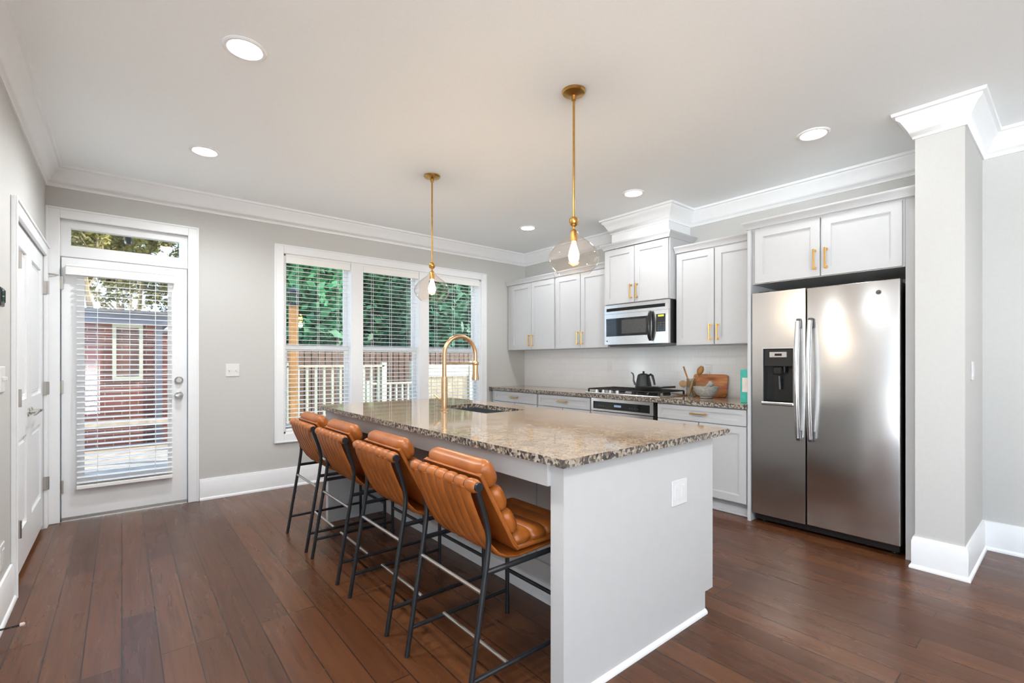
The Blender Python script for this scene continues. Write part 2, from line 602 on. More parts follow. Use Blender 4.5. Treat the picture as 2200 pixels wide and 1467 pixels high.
# ---------------------------------------------------------------- casings
def casing_y(name, x0, x1, z0, z1, w=.088, bottom=False, th=.02):
    """flat casing with a raised outer bead round an opening of the window wall"""
    mb = MB()
    y = YB
    pieces = [(x0 - w, x0, z0 - (w if bottom else 0), z1 + w), (x1, x1 + w, z0 - (w if bottom else 0), z1 + w), (x0, x1, z1, z1 + w)]
    if bottom: pieces.append((x0, x1, z0 - w, z0))
    for a, b_, c, d in pieces:
        mb.box(a, b_, y - th, y, c, d, .003)
    zb = z0 - (w if bottom else 0)
    for a, b_, c, d in ((x0 - w, x0 - w + .014, zb, z1 + w), (x1 + w - .014, x1 + w, zb, z1 + w), (x0 - w + .014, x1 + w - .014, z1 + w - .014, z1 + w)):
        mb.box(a, b_, y - th - .007, y - th, c, d, .002)
    if bottom:
        mb.box(x0 - w + .014, x1 + w - .014, y - th - .007, y - th, z0 - w, z0 - w + .014, .002)
    return struct(name, mb, 'trim_paint')
casing_y('trim_2', DX0, DX1, 0, DZ1, .08)
casing_y('trim_3', WX0, WX1, WZ0, WZ1, .085, True)
mb = MB()
mb.box(XL, XL + .02, CY0 - .085, CY0, 0, CZ1 + .085, .003)
mb.box(XL, XL + .02, CY1, YB - .022, 0, CZ1 + .085, .003)
mb.box(XL, XL + .02, CY0, CY1, CZ1, CZ1 + .085, .003)
mb.box(XL + .02, XL + .028, CY0 - .085, CY0 - .07, 0, CZ1 + .085, .002)
mb.box(XL + .02, XL + .028, CY0 - .07, YB - .022, CZ1 + .07, CZ1 + .085, .002)
struct('trim_4', mb, 'trim_paint')

# ---------------------------------------------------------------- transom over the door
mb = MB()
mb.box(DX0, DX1, YB + .02, YB + .13, 2.072, 2.10)                      # head of the door frame
mb.ring(FY, (DX0, DX1, 2.10, DZ1), (-.312, .392, 2.163, 2.30), YB + .03, YB + .09)
o = struct('window_1', mb, 'trim_paint')
struct('glass_pane', MB().box(-.314, .394, YB + .06, YB + .064, 2.161, 2.302), 'window_glass', o)

# ---------------------------------------------------------------- triple window (mullions, sashes, panes)
MUL = [(1.91, 2.045), (2.735, 2.865)]
UN = [(WX0, 1.91), (2.045, 2.735), (2.865, WX1)]
mb = MB()
for a, b_ in MUL:
    mb.box(a, b_, YB - .012, YB + .15, WZ0, WZ1, .003)
mb.box(WX0, WX0 + .018, YB, YB + .15, WZ0, WZ1)
mb.box(WX1 - .018, WX1, YB, YB + .15, WZ0, WZ1)
for a, b_ in UN:
    mb.box(a, b_, YB, YB + .15, WZ1 - .02, WZ1)
    mb.box(a, b_, YB, YB + .15, WZ0, WZ0 + .02)
struct('trim_5', mb, 'trim_paint')
for i, (a, b_) in enumerate(UN):
    a2, b2 = a + (.018 if i == 0 else 0), b_ - (.018 if i == 2 else 0)
    mb = MB()
    s = .036
    mid = 1.385
    mb.ring(FY, (a2, b2, mid - .022, WZ1 - .02), (a2 + s, b2 - s, mid + .022, WZ1 - .065), YB + .115, YB + .145)
    mb.ring(FY, (a2, b2, WZ0 + .02, mid + .03), (a2 + s, b2 - s, WZ0 + .085, mid - .03), YB + .08, YB + .112)
    w = struct('window_%d' % (i + 2), mb, 'trim_paint')
    struct('glass_pane', MB().box(a2 + s - .002, b2 - s + .002, YB + .128, YB + .132, mid + .02, WZ1 - .063), 'window_glass', w)
    struct('glass_pane', MB().box(a2 + s - .002, b2 - s + .002, YB + .094, YB + .098, WZ0 + .083, mid - .028), 'window_glass', w)

# ---------------------------------------------------------------- glazed back door
mb = MB()
GX0, GX1, GZ0, GZ1 = -.235, .312, .32, 1.93
mb.ring(FY, (DX0 + .008, DX1 - .008, .03, 2.062), (GX0, GX1, GZ0, GZ1), YB + .012, YB + .056)
o = struct('door_1', mb, 'trim_paint')
mb = MB()
mb.ring(FY, (GX0 - .022, GX1 + .022, GZ0 - .022, GZ1 + .022), (GX0 + .006, GX1 - .006, GZ0 + .006, GZ1 - .006), YB + .002, YB + .02)
struct('glass_stop', mb, 'trim_paint', o)
struct('glass_pane', MB().box(GX0, GX1, YB + .03, YB + .036, GZ0, GZ1), 'window_glass', o)
def hinge_y(z, x=DX0 - .001):
    m_ = MB()
    m_.cyl((x, YB - .004, z - .05), (x, YB - .004, z + .05), .008, seg=10)
    m_.box(x - .012, x + .02, YB + .004, YB + .0125, z - .05, z + .05)
    return m_
for z in (1.86, 1.05, .27):
    struct('hinge', hinge_y(z), 'nickel', o)
struct('hinge_stop', MB().tube([(DX0, YB - .008, 1.915), (DX0 - .03, YB - .045, 1.915), (DX0 - .065, YB - .05, 1.915)], .005, 8).cyl((DX0 - .064, YB - .05, 1.915), (DX0 - .064, YB - .021, 1.915), .009, seg=10), 'nickel', o)
for nm, z, prof in (('deadbolt', 1.085, [(0, -.022), (.020, -.022), (.024, -.012), (.031, -.006), (.031, .012), (0, .012)]),
                    ('door_knob', .955, [(0, -.062), (.018, -.06), (.027, -.048), (.028, -.036), (.018, -.022), (.012, -.012), (.030, -.006), (.030, .012), (0, .012)])):
    struct(nm, MB().lathe(prof, (.385, YB, z), 24, 'y'), 'nickel', o)
struct('door_sweep', MB().box(DX0 + .008, DX1 - .008, YB + .0, YB + .06, .004, .03), 'nickel', o)
struct('trim_6', MB().box(DX0, DX1, YB - .01, YB + .16, 0, .004), 'steel_bright')
mb = MB()
mb.box(DX0 - .02, DX0 + .006, YB + .06, YB + .15, 0, 2.09)
mb.box(DX1 - .006, DX1 + .02, YB + .06, YB + .15, 0, 2.09)
struct('trim_7', mb, 'trim_paint')

# ---------------------------------------------------------------- closet double doors in the left wall
def closet_leaf(name, y0, y1, hinge_at):
    mb = MB()
    x1, th = XL - .004, .036
    x0 = x1 - th
    st = .105
    z0, z1 = .035, CZ1 - .006
    zs = [(.26, .80), (1.02, z1 - .12)]
    # stiles and rails
    mb.box(x0, x1, y0, y0 + st, z0, z1)
    mb.box(x0, x1, y1 - st, y1, z0, z1)
    for a, b_ in ((z0, zs[0][0]), (zs[0][1], zs[1][0]), (zs[1][1], z1)):
        mb.box(x0, x1, y0 + st, y1 - st, a, b_)
    for a, b_ in zs:      # recessed fields with raised centres
        mb.box(x0 + .006, x1 - .014, y0 + st, y1 - st, a, b_)
        mb.box(x1 - .014, x1 - .005, y0 + st + .03, y1 - st - .03, a + .03, b_ - .03, .008)
    o = struct(name, mb, 'trim_paint')
    for z in (1.80, 1.05, .34):
        struct('hinge', MB().cyl((XL + .024, hinge_at, z - .048), (XL + .024, hinge_at, z + .048), .008, seg=10).box(XL - .004, XL + .024, hinge_at - .004, hinge_at + .004, z - .048, z + .048), 'nickel', o)
    return o
MIDC = 4.27
struct_l = closet_leaf('door_2', CY0 + .006, MIDC - .002, CY0 + .004)
struct_r = closet_leaf('door_3', MIDC + .002, CY1 - .006, CY1 - .004)
for o, y, d in ((struct_l, MIDC - .055, -1), (struct_r, MIDC + .055, 1)):
    mb = MB()
    mb.lathe([(0, 0), (.026, 0), (.026, .006), (.010, .012), (.010, .045), (0, .045)], (XL - .004, y, .93), 20, 'x')
    mb.tube([(XL + .04, y, .93), (XL + .045, y + d * .03, .932), (XL + .042, y + d * .075, .925), (XL + .036, y + d * .11, .92)], [.009, .008, .007, .006], 10)
    struct('door_handle', mb, 'nickel', o)

# tiled backsplash on the cabinet wall
struct('trim_8', MB().box(XR - .010, XR, 1.675, YB, .91, 1.41), 'subway_tile')

# ================================================================== WALL FITTINGS
def plate_y(mb, x0, x1, z0, z1, y, gang, kind):
    mb.box(x0, x1, y - .007, y, z0, z1, .003)
    w = (x1 - x0) / gang
    for g in range(gang):
        cx = x0 + w * (g + .5)
        cz = (z0 + z1) / 2
        if kind == 'rocker':
            mb.box(cx - .016, cx + .016, y - .010, y - .006, cz - .032, cz + .032, .002)
        else:
            mb.box(cx - .005, cx + .005, y - .018, y - .006, cz - .006, cz + .012, .002)
t_ = tag(obj('light_switch', (lambda q: (plate_y(q, .738, .852, 1.108, 1.226, YB, 2, 'toggle'), q)[1])(MB()), 'plastic_white'),
         'white double toggle switch plate between the glazed door and the triple window', 'light switch')
mb = MB()
mb.box(3.93, 4.0, .418, .425, 1.135, 1.25, .003)
mb.box(3.949, 3.981, .415, .419, 1.16, 1.225, .002)
tag(obj('light_switch', mb, 'plastic_white'), 'white switch plate seen edge-on upon the wing wall right of the refrigerator', 'light switch')
mb = MB()
mb.box(XL, XL + .007, 3.27, 3.385, 1.10, 1.225, .003)
for y in (3.30, 3.355):
    mb.box(XL + .006, XL + .018, y - .005, y + .005, 1.155, 1.175, .002)
tag(obj('light_switch', mb, 'plastic_white'), 'white switch plate cut by the left edge, below the black thermostat', 'light switch')
mb = MB()
mb.box(XL, XL + .007, 3.27, 3.375, .25, .37, .003)
mb.box(XL + .006, XL + .010, 3.30, 3.345, .275, .345, .002)
tag(obj('electrical_outlet', mb, 'plastic_white'), 'white outlet plate low on the left wall just above the baseboard', 'outlet')
o = thing('thermostat', 'small black thermostat on the wall left of the white double closet doors', 'thermostat', (XL, 3.26, 1.51))
obj('housing', MB().box(XL, XL + .016, 3.21, 3.31, 1.51, 1.60, .007, 3), 'black_plastic', o)
obj('screen', MB().box(XL + .016, XL + .0172, 3.22, 3.30, 1.53, 1.59, .003), 'black_glass', o)
o = thing('door_stop', 'small metal door stop with pale rubber tip on the left baseboard', 'door stop', (XL + .026, 3.08, .04))
mb = MB().lathe([(0, 0), (.012, 0), (.012, .006), (.005, .008)], (XL + .014, 3.08, .05), 14, 'x')
for k in range(16):
    mb.lathe([(.0045, 0), (.006, .0015), (.0045, .003)], (XL + .024 + k * .0042, 3.08, .05), 12, 'x')
obj('spring', mb, 'dark_metal', o)
obj('rubber_tip', MB().lathe([(.006, 0), (.009, .002), (.009, .014), (.005, .018), (0, .018)], (XL + .091, 3.08, .05), 14, 'x'), 'rubber_tip', o)
def outlet_x(x, y0, y1, z0, z1, label):
    mb = MB()
    mb.box(x - .006, x, y0, y1, z0, z1, .002)
    cy = (y0 + y1) / 2
    for cz in ((z0 + z1) / 2 - .02, (z0 + z1) / 2 + .02):
        mb.box(x - .009, x - .005, cy - .016, cy + .016, cz - .014, cz + .014, .003)
    return tag(obj('electrical_outlet', mb, 'plastic_white'), label, 'outlet')
outlet_x(XR - .010, 3.50, 3.57, 1.135, 1.252, 'white outlet plate on the tile backsplash left of the kettle')
outlet_x(XR - .010, 2.285, 2.355, 1.10, 1.217, 'white outlet plate on the tile backsplash behind the wooden spoon')

# ================================================================== CEILING LAMPS
def recessed(x, y, label, dim=1.0):
    o = thing('recessed_light', label, 'ceiling light', (x, y, CEIL), 'recessed ceiling lights')
    obj('trim_ring', MB().lathe([(.095, 0), (.095, -.004), (.088, -.009), (.076, -.008), (.070, .0)], (x, y, CEIL), 36), 'trim_paint', o)
    obj('lens', MB().lathe([(0, -.003), (.050, -.003), (.053, -.0045), (.070, -.0045), (.070, 0)], (x, y, CEIL), 36), 'lens_glow', o)
    ld = bpy.data.lights.new('recessed_lamp', 'SPOT')
    ld.energy = RECESSED_W * dim
    ld.spot_size = R(165)
    ld.spot_blend = .6
    ld.shadow_soft_size = .06
    ld.color = (.95, .98, 1.0)
    l = bpy.data.objects.new('recessed_lamp', ld)
    l.location = (0, 0, -.02)
    COL.objects.link(l)
    l.parent = o
    return o
recessed(.455, 2.56, 'large recessed ceiling light at the top left, nearest the camera')
recessed(.455, 3.99, 'recessed ceiling light above the glazed door')
recessed(3.515, 1.13, 'recessed ceiling light in front of the refrigerator cabinet', .15)
recessed(3.515, 2.55, 'recessed ceiling light in front of the microwave soffit', .4)
recessed(3.515, 3.97, 'smallest recessed ceiling light, near the far corner of the room', .4)
for x in (-3.6, -1.4, .8, 3.0):      # unseen lamps added behind the camera for fill light
    for y in (-3.2, -1.0):
        recessed(x, y, 'unseen recessed light added for fill in the living area ceiling')
recessed(.455, 1.13, 'recessed ceiling light above the camera')
# ================================================================== CABINETRY
def shaker_x(xf, y0, y1, z0, z1, fr=.058):
    """shaker door or drawer front facing -X with its face at xf"""
    mb = MB()
    mb.ring(FX, (y0, y1, z0, z1), (y0 + fr, y1 - fr, z0 + fr, z1 - fr), xf, xf + .02)
    mb.box(xf + .010, xf + .018, y0 + fr - .004, y1 - fr + .004, z0 + fr - .004, z1 - fr + .004)
    mb.ring(FX, (y0 + fr - .001, y1 - fr + .001, z0 + fr - .001, z1 - fr + .001), (y0 + fr + .006, y1 - fr - .006, z0 + fr + .006, z1 - fr - .006), xf + .006, xf + .012)
    return mb
def pull(xf, y0, y1, z0, z1):
    """square bar pull on two posts; vertical if y0 == y1"""
    mb = MB()
    r = .0055
    if y0 == y1:
        mb.box(xf - .034, xf - .034 + 2 * r, y0 - r, y0 + r, z0, z1, .002)
        for z in (z0 + .010, z1 - .010):
            mb.box(xf - .030, xf, y0 - r * .9, y0 + r * .9, z - r, z + r, .0015)
            mb.box(xf - .003, xf, y0 - .009, y0 + .009, z - .009, z + .009)
    else:
        mb.box(xf - .034, xf - .034 + 2 * r, y0, y1, z0 - r, z0 + r, .002)
        for y in (y0 + .010, y1 - .010):
            mb.box(xf - .030, xf, y - r, y + r, z0 - r * .9, z0 + r * .9, .0015)
            mb.box(xf - .003, xf, y - .009, y + .009, z0 - .009, z0 + .009)
    return mb
CABCROWN = [(0, 0), (.006, 0), (.008, .012), (.030, .040), (.034, .044), (.036, .056), (0, .056)]
def wall_cabinet(label, xf, y0, y1, z0, z1, doors, hz, crown_path=None, side=False, xb=XR):
    o = thing('wall_cabinet', label, 'cabinet', ((xf + xb) / 2, (y0 + y1) / 2, z0), 'white wall cabinets')
    mb = MB()
    mb.box(xf + .022, xb - .001, y0, y1, z0, z1)
    obj('cabinet_body', mb, 'cabinet_paint', o)
    for k, (a, b_) in enumerate(doors):
        d = obj('door', shaker_x(xf, a, b_, z0 + .004, z1 - .012), 'cabinet_paint', o)
        y = a + .030 if k == len(doors) - 1 else b_ - .030
        # doors listed from far to near: the far one has its pull at its near edge
        y = a + .030 if k == 0 else b_ - .030
        obj('handle', pull(xf, y, y, hz[0], hz[1]), 'brass', d)
    if crown_path:
        obj('crown_moulding', MB().sweep(crown_path, CABCROWN, z1), 'cabinet_paint', o, smooth=50)
    return o
# seen from the far corner towards the refrigerator
wall_cabinet('white two-door wall cabinet in the far corner beside the window', 4.07, 4.10, 5.03, 1.40, 2.275,
             [(4.535, 4.94), (4.115, 4.525)], (1.445, 1.59), [(4.07, 5.03), (4.07, 4.10)])
wall_cabinet('white two-door wall cabinet between the corner cabinet and the microwave', 4.07, 3.27, 4.095, 1.40, 2.275,
             [(3.69, 4.08), (3.285, 3.68)], (1.445, 1.59), [(4.07, 4.095), (4.07, 3.27)])
wall_cabinet('short white wall cabinet with crown directly above the microwave', 3.97, 2.48, 3.255, 1.845, 2.425,
             [(2.875, 3.245), (2.49, 2.865)], (1.885, 2.03), [(XR - .002, 3.255), (3.97, 3.255), (3.97, 2.48), (XR - .002, 2.48)])
wall_cabinet('tall white two-door wall cabinet between microwave and refrigerator', 4.07, 1.70, 2.474, 1.40, 2.275,
             [(2.095, 2.462), (1.715, 2.085)], (1.44, 1.585), [(4.07, 2.474), (4.07, 1.70)])
wall_cabinet('wide white two-door cabinet over the stainless refrigerator', 3.80, .7125, 1.652, 1.85, 2.28,
             [(1.182, 1.625), (.725, 1.172)], (1.90, 2.045), [(XR - .002, 1.678), (3.79, 1.678), (3.79, .650)])

# panels that box the refrigerator in
tag(obj('cabinet_side_panel', MB().box(3.79, XR - .001, 1.653, 1.677, 0, 2.28, .001), 'cabinet_paint'), 'tall thin white panel standing left of the refrigerator', 'panel')
mb = MB().box(3.822, XR - .001, .646, .712, 0, 2.278, .001)
mb.box(3.812, 3.822, .672, .710, 0, .014)
tag(obj('cabinet_side_panel', mb, 'cabinet_paint'), 'tall narrow white filler panel between refrigerator and wing wall', 'panel')

def base_cabinet(label, y0, y1, drawer, doors, dl=None):
    o = thing('base_cabinet', label, 'cabinet', (4.1, (y0 + y1) / 2, 0), 'white base cabinets under the wall counter')
    xf = 3.80
    mb = MB()
    mb.box(xf + .022, XR - .012, y0, y1, .105, .872)
    obj('cabinet_body', mb, 'cabinet_paint', o)
    mb = MB()
    mb.box(xf + .07, XR - .02, y0, y1, .0, .105)
    mb.box(xf + .052, xf + .07, y0, y1, .0, .018, .004)
    obj('toe_kick', mb, 'cabinet_paint', o)
    d = obj('drawer', shaker_x(xf, drawer[0], drawer[1], .735, .862, .038), 'cabinet_paint', o)
    cy = (drawer[0] + drawer[1]) / 2
    obj('handle', pull(xf, cy - .07, cy + .07, .80, .80), 'brass', d)
    for k, (a, b_) in enumerate(doors):
        d = obj('door', shaker_x(xf, a, b_, .118, .727), 'cabinet_paint', o)
        y = a + .030 if k == 0 else b_ - .030
        obj('handle', pull(xf, y, y, .545, .69), 'brass', d)
    return o
base_cabinet('white base cabinet with one drawer in the far corner', 4.12, 5.03, (4.135, 4.96), [(4.55, 4.96), (4.135, 4.54)])
base_cabinet('white base cabinet with one drawer left of the oven', 3.295, 4.115, (3.305, 4.105), [(3.71, 4.105), (3.305, 3.70)])
base_cabinet('white base cabinet with one drawer between oven and refrigerator', 1.68, 2.50, (1.69, 2.49), [(2.095, 2.49), (1.69, 2.085)])

# ---------------------------------------------------------------- counters
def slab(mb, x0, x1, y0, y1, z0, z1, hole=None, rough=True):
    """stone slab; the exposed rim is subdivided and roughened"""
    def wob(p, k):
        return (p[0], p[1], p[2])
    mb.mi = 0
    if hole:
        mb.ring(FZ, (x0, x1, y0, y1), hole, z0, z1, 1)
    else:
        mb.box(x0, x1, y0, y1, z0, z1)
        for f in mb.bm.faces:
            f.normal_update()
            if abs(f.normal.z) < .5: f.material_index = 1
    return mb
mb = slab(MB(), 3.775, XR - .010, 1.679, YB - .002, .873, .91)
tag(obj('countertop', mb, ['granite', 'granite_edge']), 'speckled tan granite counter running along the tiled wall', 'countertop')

# ================================================================== KITCHEN ISLAND
IX0, IX1, IY0, IY1 = 1.17, 2.372, 1.137, 3.79
o = thing('kitchen_island', 'long pale grey island with knee space standing in the middle of the kitchen', 'kitchen island', (1.8, 2.4, 0))
SX0, SX1, SY0, SY1 = 1.83, 2.18, 2.48, 3.12
mb = MB()
BX0, BX1 = 1.705, 2.29
mb.box(BX0, BX1, 1.262, SY0 - .05, .105, .877)
mb.box(BX0, BX1, SY1 + .05, 3.722, .105, .877)
mb.box(BX0, BX1, SY0 - .05, SY1 + .05, .105, .62)
mb.box(BX0, BX0 + .04, SY0 - .05, SY1 + .05, .62, .877)
mb.box(BX1 - .02, BX1, SY0 - .05, SY1 + .05, .62, .877)
mb.box(BX0, BX1 - .07, 1.262, 3.722, 0, .105)
# battens that frame the knee-side panels
for y in (1.263, 1.85, 2.42, 3.0, 3.655):
    mb.box(BX0 - .012, BX0, y, y + .06, .2005, .8145, .002)
mb.box(BX0 - .012, BX0, 1.262, 3.722, .14, .20, .002)
mb.box(BX0 - .012, BX0, 1.262, 3.722, .815, .877, .002)
obj('island_cabinet', mb, 'island_paint', o)
mb = MB()
notch = [(1.231, 0), (2.235, 0), (2.235, .105), (2.31, .105), (2.31, .879), (1.231, .879)]
mb.prism(notch, FY, 1.195, 1.262)
obj('end_panel', mb, 'island_paint', o)
mb = MB()
mb.prism([(1.231, 0), (2.235, 0), (2.235, .105), (2.31, .105), (2.31, .879), (1.231, .879)], FY, 3.722, 3.775)
obj('end_panel', mb, 'island_paint', o)
obj('apron', MB().box(1.215, 1.235, 1.262, 3.722, .785, .879, .002), 'island_paint', o)
mb = MB()
SHOE = [(0, 0), (.013, 0), (.013, .010), (.008, .018), (0, .022)]
mb.sweep([(2.236, 1.195), (1.231, 1.195)][::-1], SHOE)
mb.sweep([(BX0, 3.722), (BX0, 1.262)], [(0, 0), (.018, 0), (.018, .012), (.012, .095), (0, .10)])
obj('shoe_moulding', mb, 'trim_paint', o)
mb = MB()
mb.box(1.93, 2.057, 1.188, 1.1955, .584, .702, .003)
for x in (1.968, 2.022):
    mb.box(x - .0165, x + .0165, 1.185, 1.189, .609, .677, .003)
    for z in (.625, .658):
        for dx in (-.006, .006):
            mb.box(x + dx - .0012, x + dx + .0012, 1.1842, 1.186, z - .005, z + .005)
obj('outlet_plate', mb, 'plastic_white', o)
# cabinet fronts on the working side
for a, b_ in ((1.30, 1.86), (1.87, 2.43), (2.44, 2.80), (2.81, 3.17), (3.18, 3.70)):
    mb = MB()
    mb.ring(FX, (a, b_, .12, .865), (a + .058, b_ - .058, .178, .807), 2.29, 2.31)
    mb.box(2.29, 2.30, a + .05, b_ - .05, .17, .815)
    obj('door', mb, 'island_paint', o)

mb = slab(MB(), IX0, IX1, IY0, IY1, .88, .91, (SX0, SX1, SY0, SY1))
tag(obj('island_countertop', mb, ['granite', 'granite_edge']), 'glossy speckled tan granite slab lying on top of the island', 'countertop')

o = thing('kitchen_sink', 'dark steel undermount sink set into the island granite behind the faucet', 'sink', ((SX0 + SX1) / 2, (SY0 + SY1) / 2, .68))
mb = MB()
mb.ring(FZ, (SX0 - .03, SX1 + .03, SY0 - .03, SY1 + .03), (SX0, SX1, SY0, SY1), .876, .8795)
mb.ring(FZ, (SX0 - .012, SX1 + .012, SY0 - .012, SY1 + .012), (SX0 - .002, SX1 + .002, SY0 - .002, SY1 + .002), .69, .878)
mb.box(SX0 - .012, SX1 + .012, SY0 - .012, SY1 + .012, .68, .692)
obj('basin', mb, 'sink_steel', o)
obj('drain', MB().lathe([(0, .006), (.02, .004), (.038, .004), (.043, 0), (.0, 0)], ((SX0 + SX1) / 2, 2.8, .692), 24), 'nickel', o)

# pull-down faucet with an open spring neck
FXX, FYY = 1.705, 2.79
o = thing('faucet', 'tall arched bronze pull-down faucet standing beside the island sink', 'faucet', (FXX, FYY, .91))
obj('faucet_body', MB().lathe([(0, 0), (.028, 0), (.028, .008), (.021, .014), (.0195, .22), (.016, .235), (.0, .235)], (FXX, FYY, .91), 24), 'champagne_bronze', o)
pts = [(FXX, FYY, 1.13), (FXX, FYY, 1.20), (FXX, FYY, 1.295)]
for k in range(1, 17):
    a = math.pi * k / 16
    pts.append((FXX + .13 - .13 * math.cos(a), FYY, 1.295 + .13 * math.sin(a)))
pts.append((FXX + .26, FYY, 1.25))
obj('neck', MB().tube(pts, .0145, 16), 'champagne_bronze', o)
obj('spray_head', MB().lathe([(.014, .14), (.019, .13), (.0195, .06), (.026, .01), (.025, 0), (0, 0)], (FXX + .26, FYY, 1.115), 24), 'champagne_bronze', o)
mb = MB().tube([(FXX + .01, FYY, 1.235), (FXX + .24, FYY, 1.235)], .007, 10)
mb.lathe([(.021, -.012), (.0235, -.008), (.0235, .008), (.021, .012), (.016, .012), (.016, -.012)], (FXX + .26, FYY, 1.235), 20, closed=True)
obj('holder_arm', mb, 'champagne_bronze', o)
mb = MB().cyl((FXX, FYY, .985), (FXX, FYY + .04, .985), .012, seg=14)
mb.tube([(FXX, FYY + .04, .985), (FXX - .005, FYY + .06, .99), (FXX - .03, FYY + .085, 1.02)], [.008, .007, .006], 10)
obj('handle', mb, 'champagne_bronze', o)

# ================================================================== APPLIANCES
# refrigerator ------------------------------------------------------
o = thing('refrigerator', 'stainless side-by-side refrigerator with water dispenser beside the wing wall', 'refrigerator', (4.1, 1.19, 0))
FY0, FY1, FYM = .733, 1.645, 1.268
mb = MB()
mb.box(3.872, 4.40, FY0 + .008, FY1 - .006, .045, 1.765, .004)
mb.box(3.86, 3.90, FY0 + .02, FY0 + .10, 1.765, 1.792, .004)
mb.box(3.86, 3.90, FY1 - .10, FY1 - .02, 1.765, 1.792, .004)
obj('cabinet_shell', mb, 'black_plastic', o)
mb = MB()
mb.box(3.835, 3.872, FY0 + .01, FY1 - .008, .022, .066, .003)
for k in range(14):
    y = FY0 + .13 + k * .05
    mb.box(3.832, 3.836, y, y + .03, .034, .040)
obj('kick_grille', mb, 'black_plastic', o)
for y in (FY0 + .05, FY1 - .05):
    mb = MB().cyl((3.90, y, 0), (3.90, y, .05), .016, seg=12)
    obj('foot', mb, 'dark_metal', o)
def fridge_door(y0, y1, hole=None):
    mb = MB()
    z0, z1 = .072, 1.778
    if hole:
        mb.ring(FX, (y0, y1, z0, z1), hole, 3.80, 3.868)
    else:
        mb.box(3.80, 3.868, y0, y1, z0, z1, .007, 3)
    return mb
HOLE = (1.352, 1.562, .945, 1.345)
dl = obj('door', fridge_door(FYM + .004, FY1, HOLE), 'stainless', o)
dr = obj('door', fridge_door(FY0, FYM - .004), 'stainless', o)
for d, y, s in ((dl, FYM + .044, 1), (dr, FYM - .033, -1)):
    mb = MB()
    pts, rr = [], []
    for k in range(21):
        f = k / 20
        z = .695 + f * .845
        bow = .030 + .030 * math.sin(math.pi * f)
        pts.append((3.80 - bow, y, z))
        rr.append(.0165)
    mb.tube(pts, rr, 12)
    obj('handle', mb, 'steel_bright', d)
    for z in (.71, 1.525):
        obj('handle_mount', MB().box(3.775, 3.80, y - .014, y + .014, z - .035, z + .035, .004), 'dark_metal', d)
# water and ice dispenser
hy0, hy1, hz0, hz1 = HOLE
mb = MB()
mb.box(3.864, 3.867, hy0, hy1, hz0, hz1)
mb.box(3.802, 3.866, hy0, hy0 + .004, hz0, hz1)
mb.box(3.802, 3.866, hy1 - .004, hy1, hz0, hz1)
mb.box(3.803, 3.864, hy0 + .004, hy1 - .004, hz1 - .135, hz1 - .002, .004)
mb.box(3.815, 3.864, 1.44, 1.50, 1.15, 1.21, .006)
mb.cyl((3.835, 1.425, 1.21), (3.835, 1.425, 1.165), .014, .010, 14)
obj('dispenser_recess', mb, 'black_plastic', dl)
obj('control_plate', MB().box(3.7995, 3.8035, hy0 + .045, hy1 - .045, hz1 - .065, hz1 - .025, .001).box(3.7985, 3.80, hy0 + .075, hy1 - .080, hz1 - .055, hz1 - .036), 'display_grey', dl)
obj('display', MB().box(3.797, 3.7992, hy0 + .078, hy1 - .083, hz1 - .054, hz1 - .037), 'black_glass', dl)
mb = MB().cyl((3.83, 1.46, 1.14), (3.845, 1.46, 1.04), .010, .014, 14)
obj('paddle', mb, 'dark_metal', dl)
mb = MB()
mb.box(3.785, 3.866, hy0 - .004, hy1 + .010, hz0 - .028, hz0, .006, 2)
obj('drip_tray', mb, 'steel_bright', dl)
mb = MB()
mb.ring(FX, (hy0 - .008, hy1 + .008, hz0 - .002, hz1 + .010), (hy0, hy1, hz0, hz1), 3.796, 3.802)
obj('dispenser_frame', mb, 'steel_bright', dl)
# round maker's badge: a ring with a curled monogram
mb = MB()
bc = (3.7995, .845, 1.70)
mb.lathe([(0, -.001), (.015, -.001), (.017, .001)], bc, 24, 'x')
obj('badge', mb, 'dark_metal', dr)
mb = MB()
mb.lathe([(.0135, -.0035), (.0155, -.0035), (.0155, -.001), (.0135, -.001)], bc, 24, 'x', closed=True)
for s in (-1, 1):
    mb.tube([(bc[0] - .003, bc[1] + s * (.001 + .006 * abs(math.sin(a * .5))) , bc[2] + .008 * math.cos(a)) for a in [q * .45 for q in range(12)]], .0011, 6)
obj('badge_monogram', mb, 'steel_bright', dr)

# over-the-range microwave ------------------------------------------
o = thing('microwave', 'stainless over-the-range microwave hung under the short wall cabinet', 'microwave', (4.17, 2.867, 1.405))
my0, my1, mz0, mz1, mx = 2.487, 3.250, 1.425, 1.838, 3.975
mb = MB().box(mx + .03, XR - .012, my0, my1, mz0, mz1)
obj('microwave_shell', mb, 'black_plastic', o)
mb = MB()
mb.prism([(my0 + .04, mz0), (my1 - .01, mz0), (my1 - .03, mz0 - .022), (my0 + .30, mz0 - .022)], FX, mx + .05, XR - .05)
obj('hood_underside', mb, 'dark_metal', o)
mb = MB()
mb.ring(FX, (my0, my1, 1.745, mz1), (my0 + .035, my1 - .025, 1.772, 1.806), mx - .002, mx + .032)
mb.box(mx + .012, mx + .03, my0 + .02, my1 - .02, 1.765, 1.812)
obj('vent_panel', mb, ['steel_bright'], o)
mb = MB()
for k in range(4):
    mb.box(mx + .004, mx + .014, my0 + .036, my1 - .026, 1.774 + k * .008, 1.778 + k * .008)
mb.box(mx + .009, mx + .013, my0 + .036, my1 - .026, 1.773, 1.805)
obj('vent_slot', mb, 'gap_black', o)
d = obj('door', MB().ring(FX, (2.645, my1, mz0, 1.743), (2.70, my1 - .022, 1.510, 1.698), mx - .004, mx + .03), 'steel_bright', o)
obj('door_glass', MB().box(mx + .001, mx + .02, 2.698, my1 - .020, 1.508, 1.700), 'black_glass', d)
